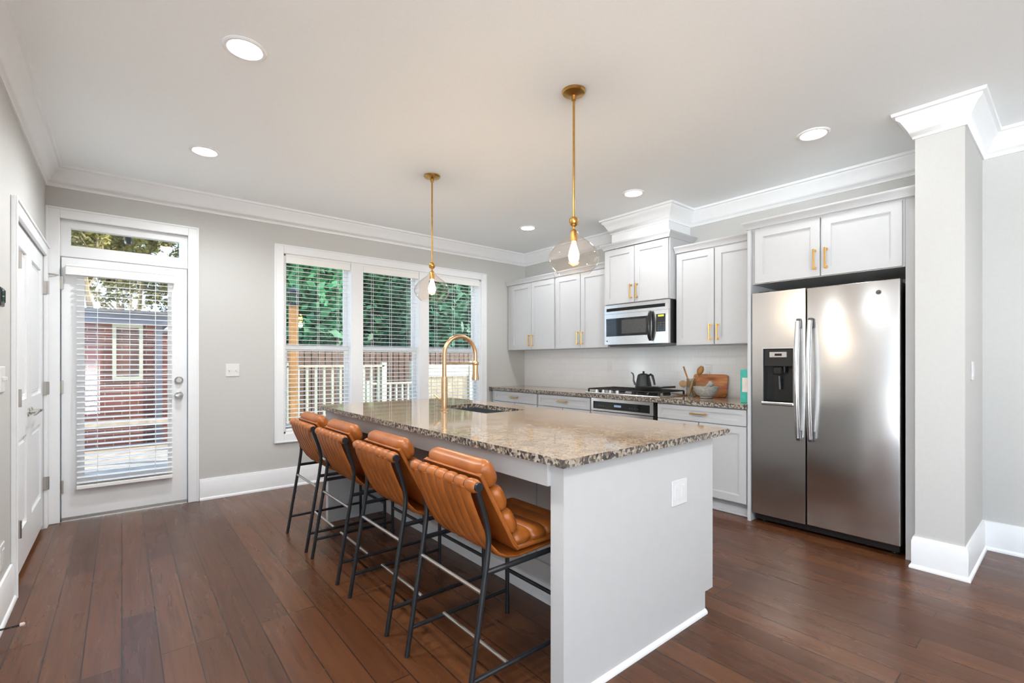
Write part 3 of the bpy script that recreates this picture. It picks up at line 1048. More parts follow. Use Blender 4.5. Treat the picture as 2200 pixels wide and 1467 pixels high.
obj('window_mesh', MB().box(mx - .001, mx + .002, 2.735, 3.03, 1.535, 1.675, .0008), 'dark_metal', d)
pts = []
for k in range(13):
    f = k / 12
    pts.append((mx - .022 - .028 * math.sin(math.pi * f), 2.672, 1.452 + f * .285))
mb = MB().tube(pts, [.012] + [.017 + .006 * math.sin(math.pi * k / 12) for k in range(1, 12)] + [.012], 12)
for z in (1.465, 1.725):
    mb.cyl((mx - .024, 2.672, z), (mx - .003, 2.672, z), .010, seg=10)
obj('handle', mb, 'black_plastic', d)
obj('control_panel', MB().ring(FX, (my0, 2.643, mz0, 1.743), (my0 + .03, 2.620, 1.535, 1.705), mx - .004, mx + .03), 'steel_bright', o)
cp = obj('keypad', MB().box(mx - .001, mx + .02, my0 + .028, 2.622, 1.533, 1.707), 'black_glass', o)
mb = MB()
for r_ in range(4):
    for c_ in range(3):
        mb.box(mx - .0025, mx, my0 + .042 + c_ * .030, my0 + .062 + c_ * .030, 1.548 + r_ * .022, 1.561 + r_ * .022)
obj('button', mb, 'dark_metal', cp)
obj('clock_display', MB().box(mx - .002, mx, my0 + .05, my0 + .112, 1.680, 1.697), 'clock_glow', cp)
obj('badge', MB().lathe([(0, -.002), (.007, -.002), (.008, 0)], (mx - .004, my1 - .035, 1.462), 16, 'x'), 'dark_metal', o)

# built-in oven under the cooktop -----------------------------------
o = thing('oven', 'built-in stainless oven with black control strip under the cooktop', 'oven', (4.1, 2.9, 0))
oy0, oy1 = 2.522, 3.285
mb = MB()
mb.box(3.83, XR - .015, oy0, oy1, 0, .868)
obj('oven_shell', mb, 'gap_black', o)
mb = MB().ring(FX, (oy0 + .008, oy1 - .006, .742, .868), (oy0 + .045, oy1 - .035, .762, .838), 3.79, 3.832)
obj('control_frame', mb, 'steel_bright', o)
p = obj('control_strip', MB().box(3.796, 3.828, oy0 + .043, oy1 - .033, .760, .840), 'black_glass', o)
obj('clock_display', MB().box(3.794, 3.797, 2.90, 2.985, .792, .812), 'oven_clock', p)
mb = MB()
for k in range(4):
    for s in (2.70, 3.08):
        mb.box(3.7945, 3.797, s + k * .03, s + .018 + k * .03, .785, .797)
obj('button', mb, 'dark_metal', p)
d = obj('door', MB().ring(FX, (oy0 + .008, oy1 - .006, .14, .735), (oy0 + .12, oy1 - .12, .25, .58), 3.788, 3.832), 'steel_bright', o)
obj('door_glass', MB().box(3.80, 3.822, oy0 + .118, oy1 - .118, .248, .582), 'black_glass', d)
mb = MB().tube([(3.745, oy0 + .05, .68), (3.745, oy1 - .05, .68)], .012, 14)
for y in (oy0 + .09, oy1 - .09):
    mb.cyl((3.745, y, .68), (3.79, y, .68), .009, seg=10)
obj('handle', mb, 'steel_bright', d)

# gas cooktop --------------------------------------------------------
o = thing('cooktop', 'stainless gas cooktop with black grates set in the wall counter', 'cooktop', (4.09, 2.95, .91))
cx0, cx1, cy0, cy1 = 3.845, 4.335, 2.495, 3.415
mb = MB()
mb.box(cx0, cx1, cy0, cy1, .9102, .919, .004)
mb.ring(FZ, (cx0 + .006, cx1 - .006, cy0 + .006, cy1 - .006), (cx0 + .022, cx1 - .022, cy0 + .022, cy1 - .022), .919, .924)
obj('tray', mb, 'steel_bright', o)
for bx, by, r_ in ((3.98, 2.66, .045), (4.22, 2.66, .035), (4.22, 3.22, .04), (3.98, 3.30, .035), (4.22, 2.95, .05)):
    mb = MB().lathe([(0, .026), (r_ * .8, .026), (r_ * .9, .020), (r_, .018), (r_, .008), (r_ * 1.15, .004), (r_ * 1.2, 0), (0, 0)], (bx, by, .919), 20)
    obj('burner', mb, 'cast_iron', o)
def grate(y0, y1):
    mb = MB()
    r = .006
    z = .958
    x0, x1 = cx0 + .03, cx1 - .03
    for a in (y0, y1):
        mb.box(x0, x1, a - r, a + r, z - r, z + r, .002)
    for a in (x0, x1):
        mb.box(a - r, a + r, y0, y1, z - r, z + r, .002)
    n = max(2, round((y1 - y0) / .075))
    for k in range(1, n):
        y = y0 + (y1 - y0) * k / n
        mb.box(x0, x1, y - .004, y + .004, z - .004, z + r, .001)
    mb.box((x0 + x1) / 2 - .005, (x0 + x1) / 2 + .005, y0, y1, z - .004, z + r, .001)
    for a in (x0, x1):
        for y in (y0, y1):
            mb.box(a - .008, a + .008, y - .008, y + .008, .919, z, .002)
    return mb
for a, b_ in ((2.525, 2.80), (2.82, 3.09), (3.11, 3.385)):
    obj('grate', grate(a, b_), 'cast_iron', o)
for y in (3.00, 3.09, 3.18, 3.27):
    mb = MB().lathe([(0, .030), (.016, .030), (.019, .026), (.020, .006), (.024, 0), (0, 0)], (3.872, y, .924), 18)
    obj('control_knob', mb, 'steel_bright', o)

# ================================================================== PENDANTS
def pendant(x, y, label):
    o = thing('pendant_light', label, 'pendant light', (x, y, 1.735), 'brass pendant lights over the island')
    c = (x, y, 0)
    obj('canopy', MB().lathe([(0, CEIL), (.066, CEIL), (.066, CEIL - .006), (.060, CEIL - .014), (.030, CEIL - .022), (.014, CEIL - .026), (.012, CEIL - .05), (0, CEIL - .05)], c, 32), 'antique_brass', o)
    obj('rod', MB().cyl((x, y, CEIL - .05), (x, y, 2.045), .0065, seg=14), 'antique_brass', o)
    obj('knuckle', MB().lathe([(0, 2.052), (.014, 2.050), (.023, 2.043), (.026, 2.032), (.026, 2.020), (.022, 2.008), (.012, 2.000), (.007, 1.996), (.007, 1.985), (.016, 1.976), (.019, 1.968), (.019, 1.915), (0, 1.915)], c, 24), 'antique_brass', o)
    prof = [(.020, 1.978), (.024, 1.962), (.040, 1.942), (.068, 1.920), (.100, 1.895), (.126, 1.866), (.139, 1.838), (.1415, 1.820), (.138, 1.802), (.126, 1.778), (.108, 1.757), (.094, 1.744), (.090, 1.739)]
    inner = [(r - .002, z) for r, z in prof][::-1]
    obj('glass_shade', MB().lathe(prof, c, 48), 'pendant_glass', o, smooth=80)
    obj('bulb', MB().lathe([(.011, 1.915), (.012, 1.905), (.018, 1.885), (.027, 1.855), (.030, 1.835), (.026, 1.812), (.015, 1.797), (0, 1.792)], c, 24), 'bulb_glow', o, smooth=80)
    ld = bpy.data.lights.new('pendant_lamp', 'POINT')
    ld.energy = PENDANT_W
    ld.shadow_soft_size = .03
    ld.color = (1.0, .85, .66)
    l = bpy.data.objects.new('pendant_lamp', ld)
    l.location = (0, 0, .025)
    COL.objects.link(l)
    l.parent = o
pendant(1.935, 1.80, 'brass and clear glass pendant hanging nearest the camera over the island')
pendant(1.935, 3.355, 'brass and clear glass pendant hanging in front of the triple window')
# ================================================================== BAR STOOLS
def make_stool():
    o = thing('bar_stool', '', 'bar stool', (1.2, 1.595, 0), 'tan leather bar stools along the island')
    yc, hw = 1.595, .225
    r = .0105
    for s in (1, -1):
        y = yc + s * hw
        obj('leg', MB().tube([(.928, y, 0), (.985, y, .34), (1.012, y, .50), (1.022, y, .575), (1.024, y, .61), (1.018, y, .65), (1.004, y, .70), (.968, y, .805)], r, 10), 'black_metal', o)
    for s in (1, -1):
        y = yc + s * hw
        obj('leg', MB().cyl((1.475, y, 0), (1.475, y, .497), r, seg=10), 'black_metal', o)
    for s in (1, -1):
        y = yc + s * hw
        obj('seat_rail', MB().cyl((1.008, y, .486), (1.482, y, .49), .0105, seg=10), 'black_metal', o)
        obj('stretcher', MB().cyl((.947, y, .117), (1.475, y, .117), .009, seg=10), 'black_metal', o)
    obj('footrest', MB().cyl((1.11, yc - hw, .124), (1.11, yc + hw, .124), .008, seg=10), 'nickel', o)
    obj('back_rail', MB().cyl((.998, yc - hw, .415), (.998, yc + hw, .415), .008, seg=10), 'nickel', o)
    obj('front_rail', MB().cyl((1.475, yc - hw, .217), (1.475, yc + hw, .217), .009, seg=10), 'black_metal', o)
    # top tube that carries the sling
    obj('top_tube', MB().cyl((.967, yc - hw - .022, .806), (.967, yc + hw + .022, .806), .0165, seg=16), 'black_metal', o)
    # leather sling: seven straps stitched side by side, looped over the tube
    prof = [(.9515, .800), (.956, .770), (.972, .728), (.996, .672), (1.022, .615), (1.052, .566), (1.088, .528), (1.13, .506), (1.18, .497), (1.26, .499), (1.36, .503), (1.47, .508)]
    n = 57
    half = .205
    mb = MB()
    for side in (0, 1):
        rows = []
        for i, (x, z) in enumerate(prof):
            a = prof[max(0, i - 1)]; b_ = prof[min(len(prof) - 1, i + 1)]
            d = Vector((b_[0] - a[0], b_[1] - a[1])).normalized()
            nrm = Vector((d.y, -d.x))            # outwards: behind / below
            row = []
            for k in range(n):
                f = k / (n - 1)
                w = .0085 * abs(math.sin(math.pi * f * 7)) ** .45
                off = w if side == 0 else -.005
                row.append(mb.bm.verts.new((x + nrm.x * off, yc - half + 2 * half * f, z + nrm.y * off)))
            rows.append(row)
        for A, B in zip(rows, rows[1:]):
            for k in range(n - 1):
                mb.face([A[k], A[k + 1], B[k + 1], B[k]])
        if side == 0: r0 = rows
        else:
            for i in range(len(prof) - 1):
                mb.face([r0[i][0], r0[i + 1][0], rows[i + 1][0], rows[i][0]])
                mb.face([r0[i][-1], rows[i][-1], rows[i + 1][-1], r0[i + 1][-1]])
            for k in range(n - 1):
                mb.face([r0[0][k], rows[0][k], rows[0][k + 1], r0[0][k + 1]])
                mb.face([r0[-1][k], r0[-1][k + 1], rows[-1][k + 1], rows[-1][k]])
    obj('sling', mb, 'leather', o, smooth=60)
    mb = MB()
    m_ = 7
    wd = 2 * (half + .034) / m_
    for k in range(m_):
        y = yc - half - .034 + wd * (k + .5)
        mb.lathe([(.0165, -wd * .46), (.020, -wd * .42), (.0245, -wd * .25), (.0255, 0), (.0245, wd * .25), (.020, wd * .42), (.0165, wd * .46)], (.967, y, .806), 18, 'y')
    obj('strap_loop', mb, 'leather', o, smooth=60)
    # channelled cushions: rolls running across, puckered ends
    def roll(mb, cx, cz, tx, tz, a, b_, hl=.203, flat=1.0):
        nx, nz = -tz, tx
        if nx < 0 and abs(nx) > abs(nz): nx, nz = -nx, -nz
        secs, rings = 22, []
        L = 26
        for i in range(L + 1):
            s = -1 + 2 * i / L
            e = 1 - max(0, (abs(s) - .80) / .20) ** 2.6 * .62
            y = yc + hl * s
            ring = []
            for k in range(secs):
                th = 2 * math.pi * k / secs
                u, w = math.cos(th), math.sin(th)
                u = math.copysign(abs(u) ** .75, u) * a * (.55 + .45 * e)
                w = math.copysign(abs(w) ** .8, w) * b_ * e
                ring.append(mb.bm.verts.new((cx + tx * u + nx * w, y, cz + tz * u + nz * w)))
            rings.append(ring)
        for A, B in zip(rings, rings[1:]):
            for k in range(secs):
                mb.face([A[k], A[(k + 1) % secs], B[(k + 1) % secs], B[k]])
        for ring, s in ((rings[0], -1), (rings[-1], 1)):
            c = mb.bm.verts.new((cx, yc + s * (hl + .004), cz))
            for k in range(secs):
                mb.face([ring[k], ring[(k + 1) % secs], c])
    mb = MB()
    bx0, bz0, bx1, bz1 = 1.000, .862, 1.158, .552
    ln = math.hypot(bx1 - bx0, bz1 - bz0)
    tx, tz = (bx1 - bx0) / ln, (bz1 - bz0) / ln
    nx, nz = -tz, tx
    for k, (f, a, b_) in enumerate(((.15, .054, .040), (.47, .053, .036), (.79, .053, .036))):
        px_, pz_ = bx0 + tx * ln * f + nx * .030, bz0 + tz * ln * f + nz * .030
        roll(mb, px_, pz_, tx, tz, a, b_)
    # backing sheet with a piped edge
    y0, y1 = yc - .203, yc + .203
    P = []
    for (x, z) in ((bx0 - .003, bz0 - .03), (bx1 - .004, bz1 - .006), (1.178, .519)):
        P.append((x, z))
    Q = [(x + nx * .016, z + nz * .016) for x, z in P[:2]] + [(1.186, .533)]
    mb.prism(P + Q[::-1], lambda u, v, w: (u, w, v), y0, y1)
    for y in (y0, y1):
        mb.tube([(P[0][0] + .004, y, P[0][1]), (P[1][0] + .004, y, P[1][1]), (P[2][0] + .003, y, P[2][1] + .004)], .005, 8)
    obj('back_cushion', mb, 'leather', o, smooth=60)
    mb = MB()
    for k, (x, z, a, b_) in enumerate(((1.212, .556, .048, .036), (1.296, .553, .045, .034), (1.378, .556, .045, .034), (1.452, .556, .036, .032))):
        roll(mb, x, z, 1, .02, a, b_)
    mb.box(1.178, 1.470, y0 + .004, y1 - .004, .514, .536, .006)
    obj('seat_cushion', mb, 'leather', o, smooth=60)
    return o
stool = make_stool()
LABS = ['tan leather bar stool nearest the camera, beside the island end panel', 'tan leather bar stool, second from the island end panel',
        'tan leather bar stool, third from the island end panel', 'tan leather bar stool farthest away, beneath the triple window']
for k, y in enumerate((1.595, 2.243, 2.882, 3.462)):
    s_ = stool if k == 0 else copy_tree(stool)
    s_.location = (1.2, y, 0)
    s_['label'] = LABS[k]

# ================================================================== THINGS ON THE COUNTERS
CT = .9105
# gooseneck kettle on the back centre grate
kx, ky, kz = 4.12, 2.865, .9645
o = thing('kettle', 'small black gooseneck kettle standing on the cooktop grates', 'kettle', (kx, ky, kz))
obj('kettle_body', MB().lathe([(0, 0), (.086, 0), (.088, .006), (.082, .03), (.070, .09), (.060, .135), (.057, .143), (0, .143)], (kx, ky, kz), 32), 'black_metal', o)
lid = obj('lid', MB().lathe([(.056, .143), (.054, .150), (.03, .160), (.008, .163), (0, .163)], (kx, ky, kz), 28), 'black_metal', o)
obj('lid_knob', MB().lathe([(.006, .160), (.010, .168), (.012, .178), (.007, .184), (0, .185)], (kx, ky, kz), 16), 'black_metal', lid)
obj('spout', MB().tube([(kx, ky + .070, kz + .035), (kx, ky + .105, kz + .05), (kx, ky + .122, kz + .085), (kx, ky + .122, kz + .13), (kx, ky + .132, kz + .158), (kx, ky + .152, kz + .168)], [.016, .012, .009, .0075, .007, .006], 12), 'dark_metal', o)
obj('handle', MB().tube([(kx, ky - .055, kz + .138), (kx, ky - .085, kz + .152), (kx, ky - .105, kz + .140), (kx, ky - .122, kz + .09), (kx, ky - .132, kz + .048)], [.009, .012, .0125, .011, .009], 12), 'black_plastic', o)
# frying pan
fx_, fy_, fz_ = 3.965, 2.70, .9645
o = thing('frying_pan', 'shallow black frying pan in front of the kettle on the cooktop', 'frying pan', (fx_, fy_, fz_))
obj('pan_body', MB().lathe([(0, 0), (.085, 0), (.095, .006), (.115, .034), (.118, .036), (.113, .034), (.092, .010), (.083, .005), (0, .005)], (fx_, fy_, fz_), 36), 'cast_iron', o)
obj('handle', MB().tube([(fx_, fy_ - .110, fz_ + .028), (fx_ + .01, fy_ - .16, fz_ + .036), (fx_ + .03, fy_ - .27, fz_ + .045)], [.008, .010, .011], 10), 'black_plastic', o)
# boards leaning on the tile
def board(mb, poly, xb, th, tilt):
    """poly in (y,z) leaning against the tiles: foot at xb, top towards the wall"""
    c_, s_ = math.cos(tilt), math.sin(tilt)
    mb.prism(poly, lambda u, v, w: (xb + w * c_ + v * s_, u, CT + v * c_ + (th - w) * s_), 0, th)
def round_rect(y0, y1, z0, z1, r, n=6):
    P = []
    for cy, cz, a0 in ((y1 - r, z0 + r, -90), (y1 - r, z1 - r, 0), (y0 + r, z1 - r, 90), (y0 + r, z0 + r, 180)):
        for k in range(n + 1):
            a = R(a0 + 90 * k / n)
            P.append((cy + r * math.cos(a), cz + r * math.sin(a)))
    return P
mb = MB()
board(mb, round_rect(2.115, 2.455, 0, .215, .028), 4.345, .018, R(7))
tag(obj('cutting_board', mb, 'wood_board'), 'reddish brown cutting board with rounded corners leaning on the backsplash', 'cutting board')
mb = MB()
P = round_rect(2.17, 2.475, .0, .185, .05)
P = [(2.20, 0), (2.45, 0), (2.475, .03), (2.50, .075), (2.56, .088), (2.575, .080), (2.60, .080), (2.622, .095), (2.628, .112), (2.622, .130), (2.60, .145), (2.575, .145), (2.56, .135), (2.50, .145), (2.47, .18), (2.20, .18), (2.17, .15), (2.17, .03)]
board(mb, P, 4.378, .014, R(6))
tag(obj('cutting_board', mb, 'wood_light'), 'pale paddle board with round handle, behind the utensil jar', 'cutting board')
# glass jar of wooden utensils
jx, jy = 4.20, 2.385
jar = MB().lathe([(0, .004), (.041, .004), (.044, .010), (.044, .170), (.046, .176), (.0455, .178), (.043, .174), (.041, .168), (.041, .012), (.038, .008), (0, .008)], (jx, jy, CT - .004), 32)
tag(obj('utensil_jar', jar, 'jar_glass', smooth=60), 'clear glass jar of wooden utensils on the wall counter', 'jar')
def utensil(label, p0, p1, head, mt):
    p0, p1 = Vector(p0), Vector(p1)
    mb = MB()
    d = (p1 - p0).normalized()
    if head == 'spoon':
        mb.tube([p0, p0 + (p1 - p0) * .72], [.0065, .006], 10)
        q = p0 + (p1 - p0) * .72
        secs = []
        for k in range(9):
            f = k / 8
            secs.append((q + (p1 - q) * f, .008 + .022 * math.sin(math.pi * min(1, f * .93 + .04)) ** .8))
        mb2 = [s for s in secs]
        mb.tube([s[0] for s in mb2], [s[1] for s in mb2[:-1]] + [.012], 14)
        name = 'wooden_spoon'
    elif head == 'stick':
        mb.tube([p0, p1], [.006, .0085], 10)
        name = 'wooden_utensil'
    else:
        mb.tube([p0, p0 + (p1 - p0) * .55, p1], [.011, .009, .006], 10)
        name = 'wooden_tongs'
    return tag(obj(name, mb, mt), label, 'wooden utensil', 'wooden utensils in the glass jar')
utensil('round-headed wooden spoon standing in the glass jar', (jx + .005, jy + .026, CT + .008), (jx, jy - .112, CT + .292), 'spoon', 'wood_spoon')
utensil('dark wooden handle leaning left out of the glass jar', (jx - .004, jy - .026, CT + .010), (jx, jy + .080, CT + .288), 'stick', 'wood_spoon')
utensil('pale wooden utensil slanting inside the glass jar', (jx - .018, jy + .018, CT + .010), (jx - .012, jy - .036, CT + .19), 'tongs', 'wood_light')
# stone mortar with pestle
bx, by = 4.13, 2.20
mb = MB().lathe([(0, 0), (.05, 0), (.054, .006), (.050, .014), (.080, .035), (.106, .075), (.112, .108), (.107, .110), (.100, .080), (.075, .045), (.03, .030), (0, .028)], (bx, by, CT), 36)
tag(obj('stone_bowl', mb, 'stone_grey', smooth=60), 'grey stone mortar bowl in front of the reddish cutting board', 'bowl')
mb = MB()
mb.tube([(bx + .03, by + .04, CT + .055), (bx + .02, by + .01, CT + .085), (bx + .01, by - .035, CT + .125), (bx + .008, by - .048, CT + .142), (bx + .006, by - .055, CT + .152)], [.020, .022, .024, .026, .014], 14)
tag(obj('pestle', mb, 'stone_grey', smooth=60), 'short grey stone pestle resting in the mortar bowl', 'pestle')
# teal carton
o = thing('carton', 'tall teal carton with cream label beside the refrigerator panel', 'carton', (3.97, 1.757, CT))
obj('box', MB().box(3.93, 4.01, 1.715, 1.797, CT, CT + .272, .002), 'teal_card', o)
obj('label', MB().box(3.9285, 3.930, 1.722, 1.780, CT + .088, CT + .205), 'label_cream', o)

# ================================================================== BLINDS
def blind(label, x0, x1, ztop, zbot, yc, depth, tilt, pitch, vx0, vx1, vy, group, cords, rail_h=.022):
    o = thing('window_blind', label, 'blind', ((x0 + x1) / 2, yc, zbot), group)
    mb = MB()
    mb.box(vx0, vx1, vy - .012, vy, ztop - .005, ztop + .075, .003)
    mb.box(vx0, vx1, vy - .017, vy - .012, ztop + .060, ztop + .075, .002)
    mb.box(vx0, vx1, vy - .016, vy - .012, ztop - .005, ztop + .004, .002)
    for x in (vx0, vx1 - .010):
        mb.box(x, x + .010, vy, yc + .025, ztop - .005, ztop + .075)
    obj('valance', mb, 'blind_white', o)
    obj('head_rail', MB().box(x0, x1, yc - .025, yc + .025, ztop + .02, ztop + .065), 'blind_white', o)
    n = int((ztop - zbot - rail_h) / pitch)
    mb = MB()
    dy, dz = depth / 2 * math.cos(tilt), depth / 2 * math.sin(tilt)
    for k in range(n):
        z = zbot + rail_h + .022 + k * pitch
        t_ = .0013
        mb.prism([(yc - dy, z - dz - t_), (yc, z - t_ + .0018), (yc + dy, z + dz - t_), (yc + dy, z + dz + t_), (yc, z + t_ + .0018), (yc - dy, z - dz + t_)], lambda u, v, w: (w, u, v), x0, x1)
    obj('slats', mb, 'blind_white', o)
    obj('bottom_rail', MB().box(x0 - .002, x1 + .002, yc - depth / 2, yc + depth / 2, zbot, zbot + rail_h, .004), 'blind_white', o)
    mb = MB()
    for x in cords:
        mb.box(x - .0012, x + .0012, yc - depth / 2 - .002, yc - depth / 2, zbot + rail_h, ztop + .02)
        mb.box(x - .0012, x + .0012, yc + depth / 2, yc + depth / 2 + .002, zbot + rail_h, ztop + .02)
    obj('ladder_cord', mb, 'blind_white', o)
G = 'white blinds of the triple window'
for i, (lab, (a, b_)) in enumerate(zip(('white slatted blind in the pane nearest the glazed door', 'white slatted blind in the middle pane of the triple window', 'white slatted blind in the pane nearest the wall cabinets'), UN)):
    a2, b2 = a + (.022 if i == 0 else .004), b_ - (.022 if i == 2 else .004)
    L = b2 - a2
    blind(lab, a2 + .004, b2 - .004, 2.235, .552, YB + .040, .050, R(4), .0435, a2, b2, YB + .010, G, (a2 + .12, a2 + L / 2, b2 - .12))
blind('white slatted blind covering the glazed back door', -.272, .338, 1.925, .245, YB - .028, .046, R(8), .042, -.335, .352, YB - .056, 'door blind', (-.15, .05, .22), .03)

# ================================================================== BACK GARDEN
GZ = -.55
g = struct('ground', MB().box(-12, 18, YB + .16, 40, GZ - .2, GZ), 'lawn')
# deck outside the door
mb = MB()
y = YB + .165
while y < 9.45:
    mb.box(-3.2, 1.9, y, y + .135, -.075, -.045)
    y += .142
mb.box(-3.2, 1.9, YB + .165, 9.5, -.10, -.078)
mb.box(-3.2, 1.9, 9.46, 9.50, -.30, -.078)
o = struct('deck', mb, 'deck_wood')
mb = MB()
for x in (-3.1, -1.2, .6, 1.8):
    for y in (5.4, 7.4, 9.3):
        mb.box(x - .05, x + .05, y - .05, y + .05, GZ, -.10)
struct('deck_post', mb, 'deck_wood', o)
# bench at the far edge of the deck
o = thing('deck_bench', 'long pale wooden bench at the far edge of the deck', 'bench', (-.4, 9.1, -.045))
mb = MB()
for k in range(3):
    mb.box(-2.6, 1.3, 8.92 + k * .125, 9.035 + k * .125, .29, .36)
obj('seat', mb, 'deck_wood', o)
for x in (-2.4, -.6, 1.1):
    obj('leg', MB().box(x - .04, x + .04, 8.95, 9.26, -.045, .29), 'deck_wood', o)
# brick outbuilding
o = thing('outbuilding', 'red brick outbuilding with flat grey roof edge behind the deck', 'building', (-1.8, 11.0, GZ))
obj('wall', MB().box(-4.6, .50, 10.0, 12.2, GZ, 1.86), 'brick', o)
obj('fascia', MB().box(-4.8, .62, 9.82, 12.4, 1.86, 2.03), 'fascia_grey', o)
obj('roof', MB().box(-4.9, .70, 9.74, 12.5, 2.03, 2.07), 'roof_shingle', o)
w = obj('window', MB().ring(FY, (-.12, .27, .95, 1.86), (-.07, .22, 1.0, 1.80), 9.95, 10.0), 'railing_pale', o)
obj('pane', MB().box(-.07, .22, 9.975, 9.98, 1.0, 1.80), 'window_glass', w)
obj('corner_post', MB().box(.44, .53, 9.93, 10.0, GZ, 1.86), 'fascia_grey', o)
o = thing('brick_wall', 'low red brick garden wall right of the outbuilding', 'wall', (.9, 10.6, GZ))
obj('masonry', MB().box(.50, 1.55, 10.5, 10.72, GZ, 1.75), 'brick', o)
obj('coping', MB().box(.50, 1.58, 10.46, 10.76, 1.75, 1.82), 'fascia_grey', o)
# dark board fence along the back
o = thing('board_fence', 'tall dark brown board fence behind the pale railing', 'fence', (5, 12.0, GZ))
mb = MB()
x = 1.6
while x < 12.0:
    mb.box(x, x + .14, 12.0, 12.022, GZ, 1.62 + .02 * math.sin(x * 7))
    x += .165
obj('boards', mb, 'fence_dark', o)
obj('rail', MB().box(1.6, 12, 12.022, 12.07, .1, .19), 'fence_dark', o)
obj('rail', MB().box(1.6, 12, 12.022, 12.07, 1.2, 1.29), 'fence_dark', o)
# pale railing with balusters
def railing(label, x0, x1, y, z0, z1, pitch=.135):
    o = thing('railing', label, 'railing', ((x0 + x1) / 2, y, GZ), 'pale garden railings')
    obj('top_rail', MB().box(x0, x1, y - .045, y + .045, z1 - .04, z1, .004), 'deck_wood', o)
    obj('bottom_rail', MB().box(x0, x1, y - .02, y + .02, z0, z0 + .06), 'railing_pale', o)
    k = x0 + .06
    while k < x1 - .03:
        obj('baluster', MB().box(k - .018, k + .018, y - .018, y + .018, z0 + .06, z1 - .04), 'railing_pale', o)
        k += pitch
    for x in (x0, x1):
        obj('post', MB().box(x - .045, x + .045, y - .045, y + .045, GZ, z1 + .04), 'railing_pale', o)
railing('pale picket railing seen through the pane nearest the door', 1.98, 3.62, 8.0, .02, 1.19)
railing('low pale picket railing seen through the middle pane', 3.75, 5.05, 9.0, .1, .82)
# pale privacy fence with a plain band along its top
o = thing('privacy_fence', 'pale board fence with wide top band in the right panes', 'fence', (6.4, 9.4, GZ))
mb = MB()
x = 4.98
while x < 8.1:
    mb.box(x, x + .135, 9.4, 9.42, GZ, .92)
    x += .142
obj('boards', mb, 'fence_pale', o)
obj('top_band', MB().box(4.95, 8.2, 9.37, 9.40, .90, 1.14).box(4.95, 8.2, 9.35, 9.47, 1.14, 1.18), 'railing_pale', o)
for x in (4.93, 6.46, 8.2):
    obj('post', MB().box(x - .05, x + .05, 9.34, 9.44, GZ, 1.26), 'railing_pale', o)
# post with lantern
o = thing('lantern_post', 'tawny wooden post with black lantern beside the picket railing', 'lantern post', (1.84, 7.0, GZ))
obj('post', MB().box(1.79, 1.89, 6.95, 7.05, GZ, 2.02), 'post_wood', o)
ln_ = obj('lantern', MB().ring(FZ, (1.775, 1.905, 6.935, 7.065), (1.79, 1.89, 6.95, 7.05), 2.02, 2.05).box(1.775, 1.905, 6.935, 7.065, 2.19, 2.22).lathe([(.09, 0), (.02, .06), (0, .07)], (1.84, 7.0, 2.22), 4), 'black_metal', o)
mb = MB()
for x in (1.785, 1.895):
    for y in (6.945, 7.055):
        mb.box(x - .006, x + .006, y - .006, y + .006, 2.05, 2.19)
obj('lantern_frame', mb, 'black_metal', ln_)
obj('lantern_glass', MB().box(1.80, 1.88, 6.96, 7.04, 2.05, 2.19), 'window_glass', ln_)

# trees -----------------------------------------------------------------
def leaf_cloud(mb, pts, size, rnd, droop=.3):
    for p, s in pts:
        for q in range(3):
            v = Vector((rnd.uniform(-1, 1), rnd.uniform(-1, 1), rnd.uniform(-1, .4)))
            v.normalize()
            u = v.cross(Vector((rnd.uniform(-1, 1), rnd.uniform(-1, 1), rnd.uniform(-1, 1))))
            u.normalize()
            L, W = size * s * rnd.uniform(.8, 1.6), size * s * rnd.uniform(.25, .45)
            c = Vector(p) + Vector((rnd.uniform(-1, 1), rnd.uniform(-1, 1), rnd.uniform(-1, 1))) * size
            a = [mb.bm.verts.new(c + u * W * sx * wd + v * L * ly) for sx, wd, ly in ((-1, .2, -.5), (1, .2, -.5), (1, 1, .1), (0, .1, .6), (-1, 1, .1))]
            mb.face(a)
def conifer(label, x, y, h, r, n, mt, seed, taper=.62, leaf=.2):
    rnd = random.Random(seed)
    o = thing('evergreen_tree', label, 'tree', (x, y, GZ), 'evergreens behind the fences')
    obj('trunk', MB().tube([(x, y, GZ), (x + .05, y, h * .5), (x, y, h * .95)], [.16, .10, .02], 10), 'bark_dark', o)
    pts = []
    for k in range(n):
        f = rnd.random() ** 1.2
        z = GZ + .5 + f * (h - .3)
        rr = r * (1 - f * taper) * rnd.uniform(.45, 1.0)
        a = rnd.uniform(0, 2 * math.pi)
        pts.append(((x + rr * math.cos(a), y + rr * math.sin(a), z - .25 * rr), rnd.uniform(.8, 1.4)))
    mb = MB()
    leaf_cloud(mb, pts, leaf, rnd)
    obj('foliage', mb, mt, o, smooth=0)
conifer('broad evergreen filling the pane nearest the door', 3.9, 14.2, 7.6, 1.75, 3600, 'leaf_green', 1)
conifer('deep green evergreen behind the middle pane', 7.9, 14.2, 8.0, 1.75, 3600, 'leaf_deep', 2)
conifer('deep green evergreen behind the right pane', 11.9, 14.2, 6.8, 1.75, 3400, 'leaf_deep', 3)
conifer('tall evergreen in the second row, left of the gap', 3.1, 19.0, 9.6, 1.9, 3400, 'leaf_green', 4, .35, .24)
conifer('tall evergreen in the second row, filling the gap in the middle pane', 7.6, 19.0, 10.0, 2.05, 4200, 'leaf_green', 5, .35, .24)
conifer('tall evergreen in the second row, behind the right pane', 12.1, 19.0, 9.2, 2.05, 4200, 'leaf_green', 6, .35, .24)
conifer('evergreen in the hindmost row, dim between its neighbours', 6.2, 24.4, 11.5, 2.3, 4200, 'leaf_deep', 7, .3, .3)
conifer('evergreen in the hindmost row, behind the right sash', 11.4, 24.4, 11.0, 2.3, 4200, 'leaf_deep', 8, .3, .3)
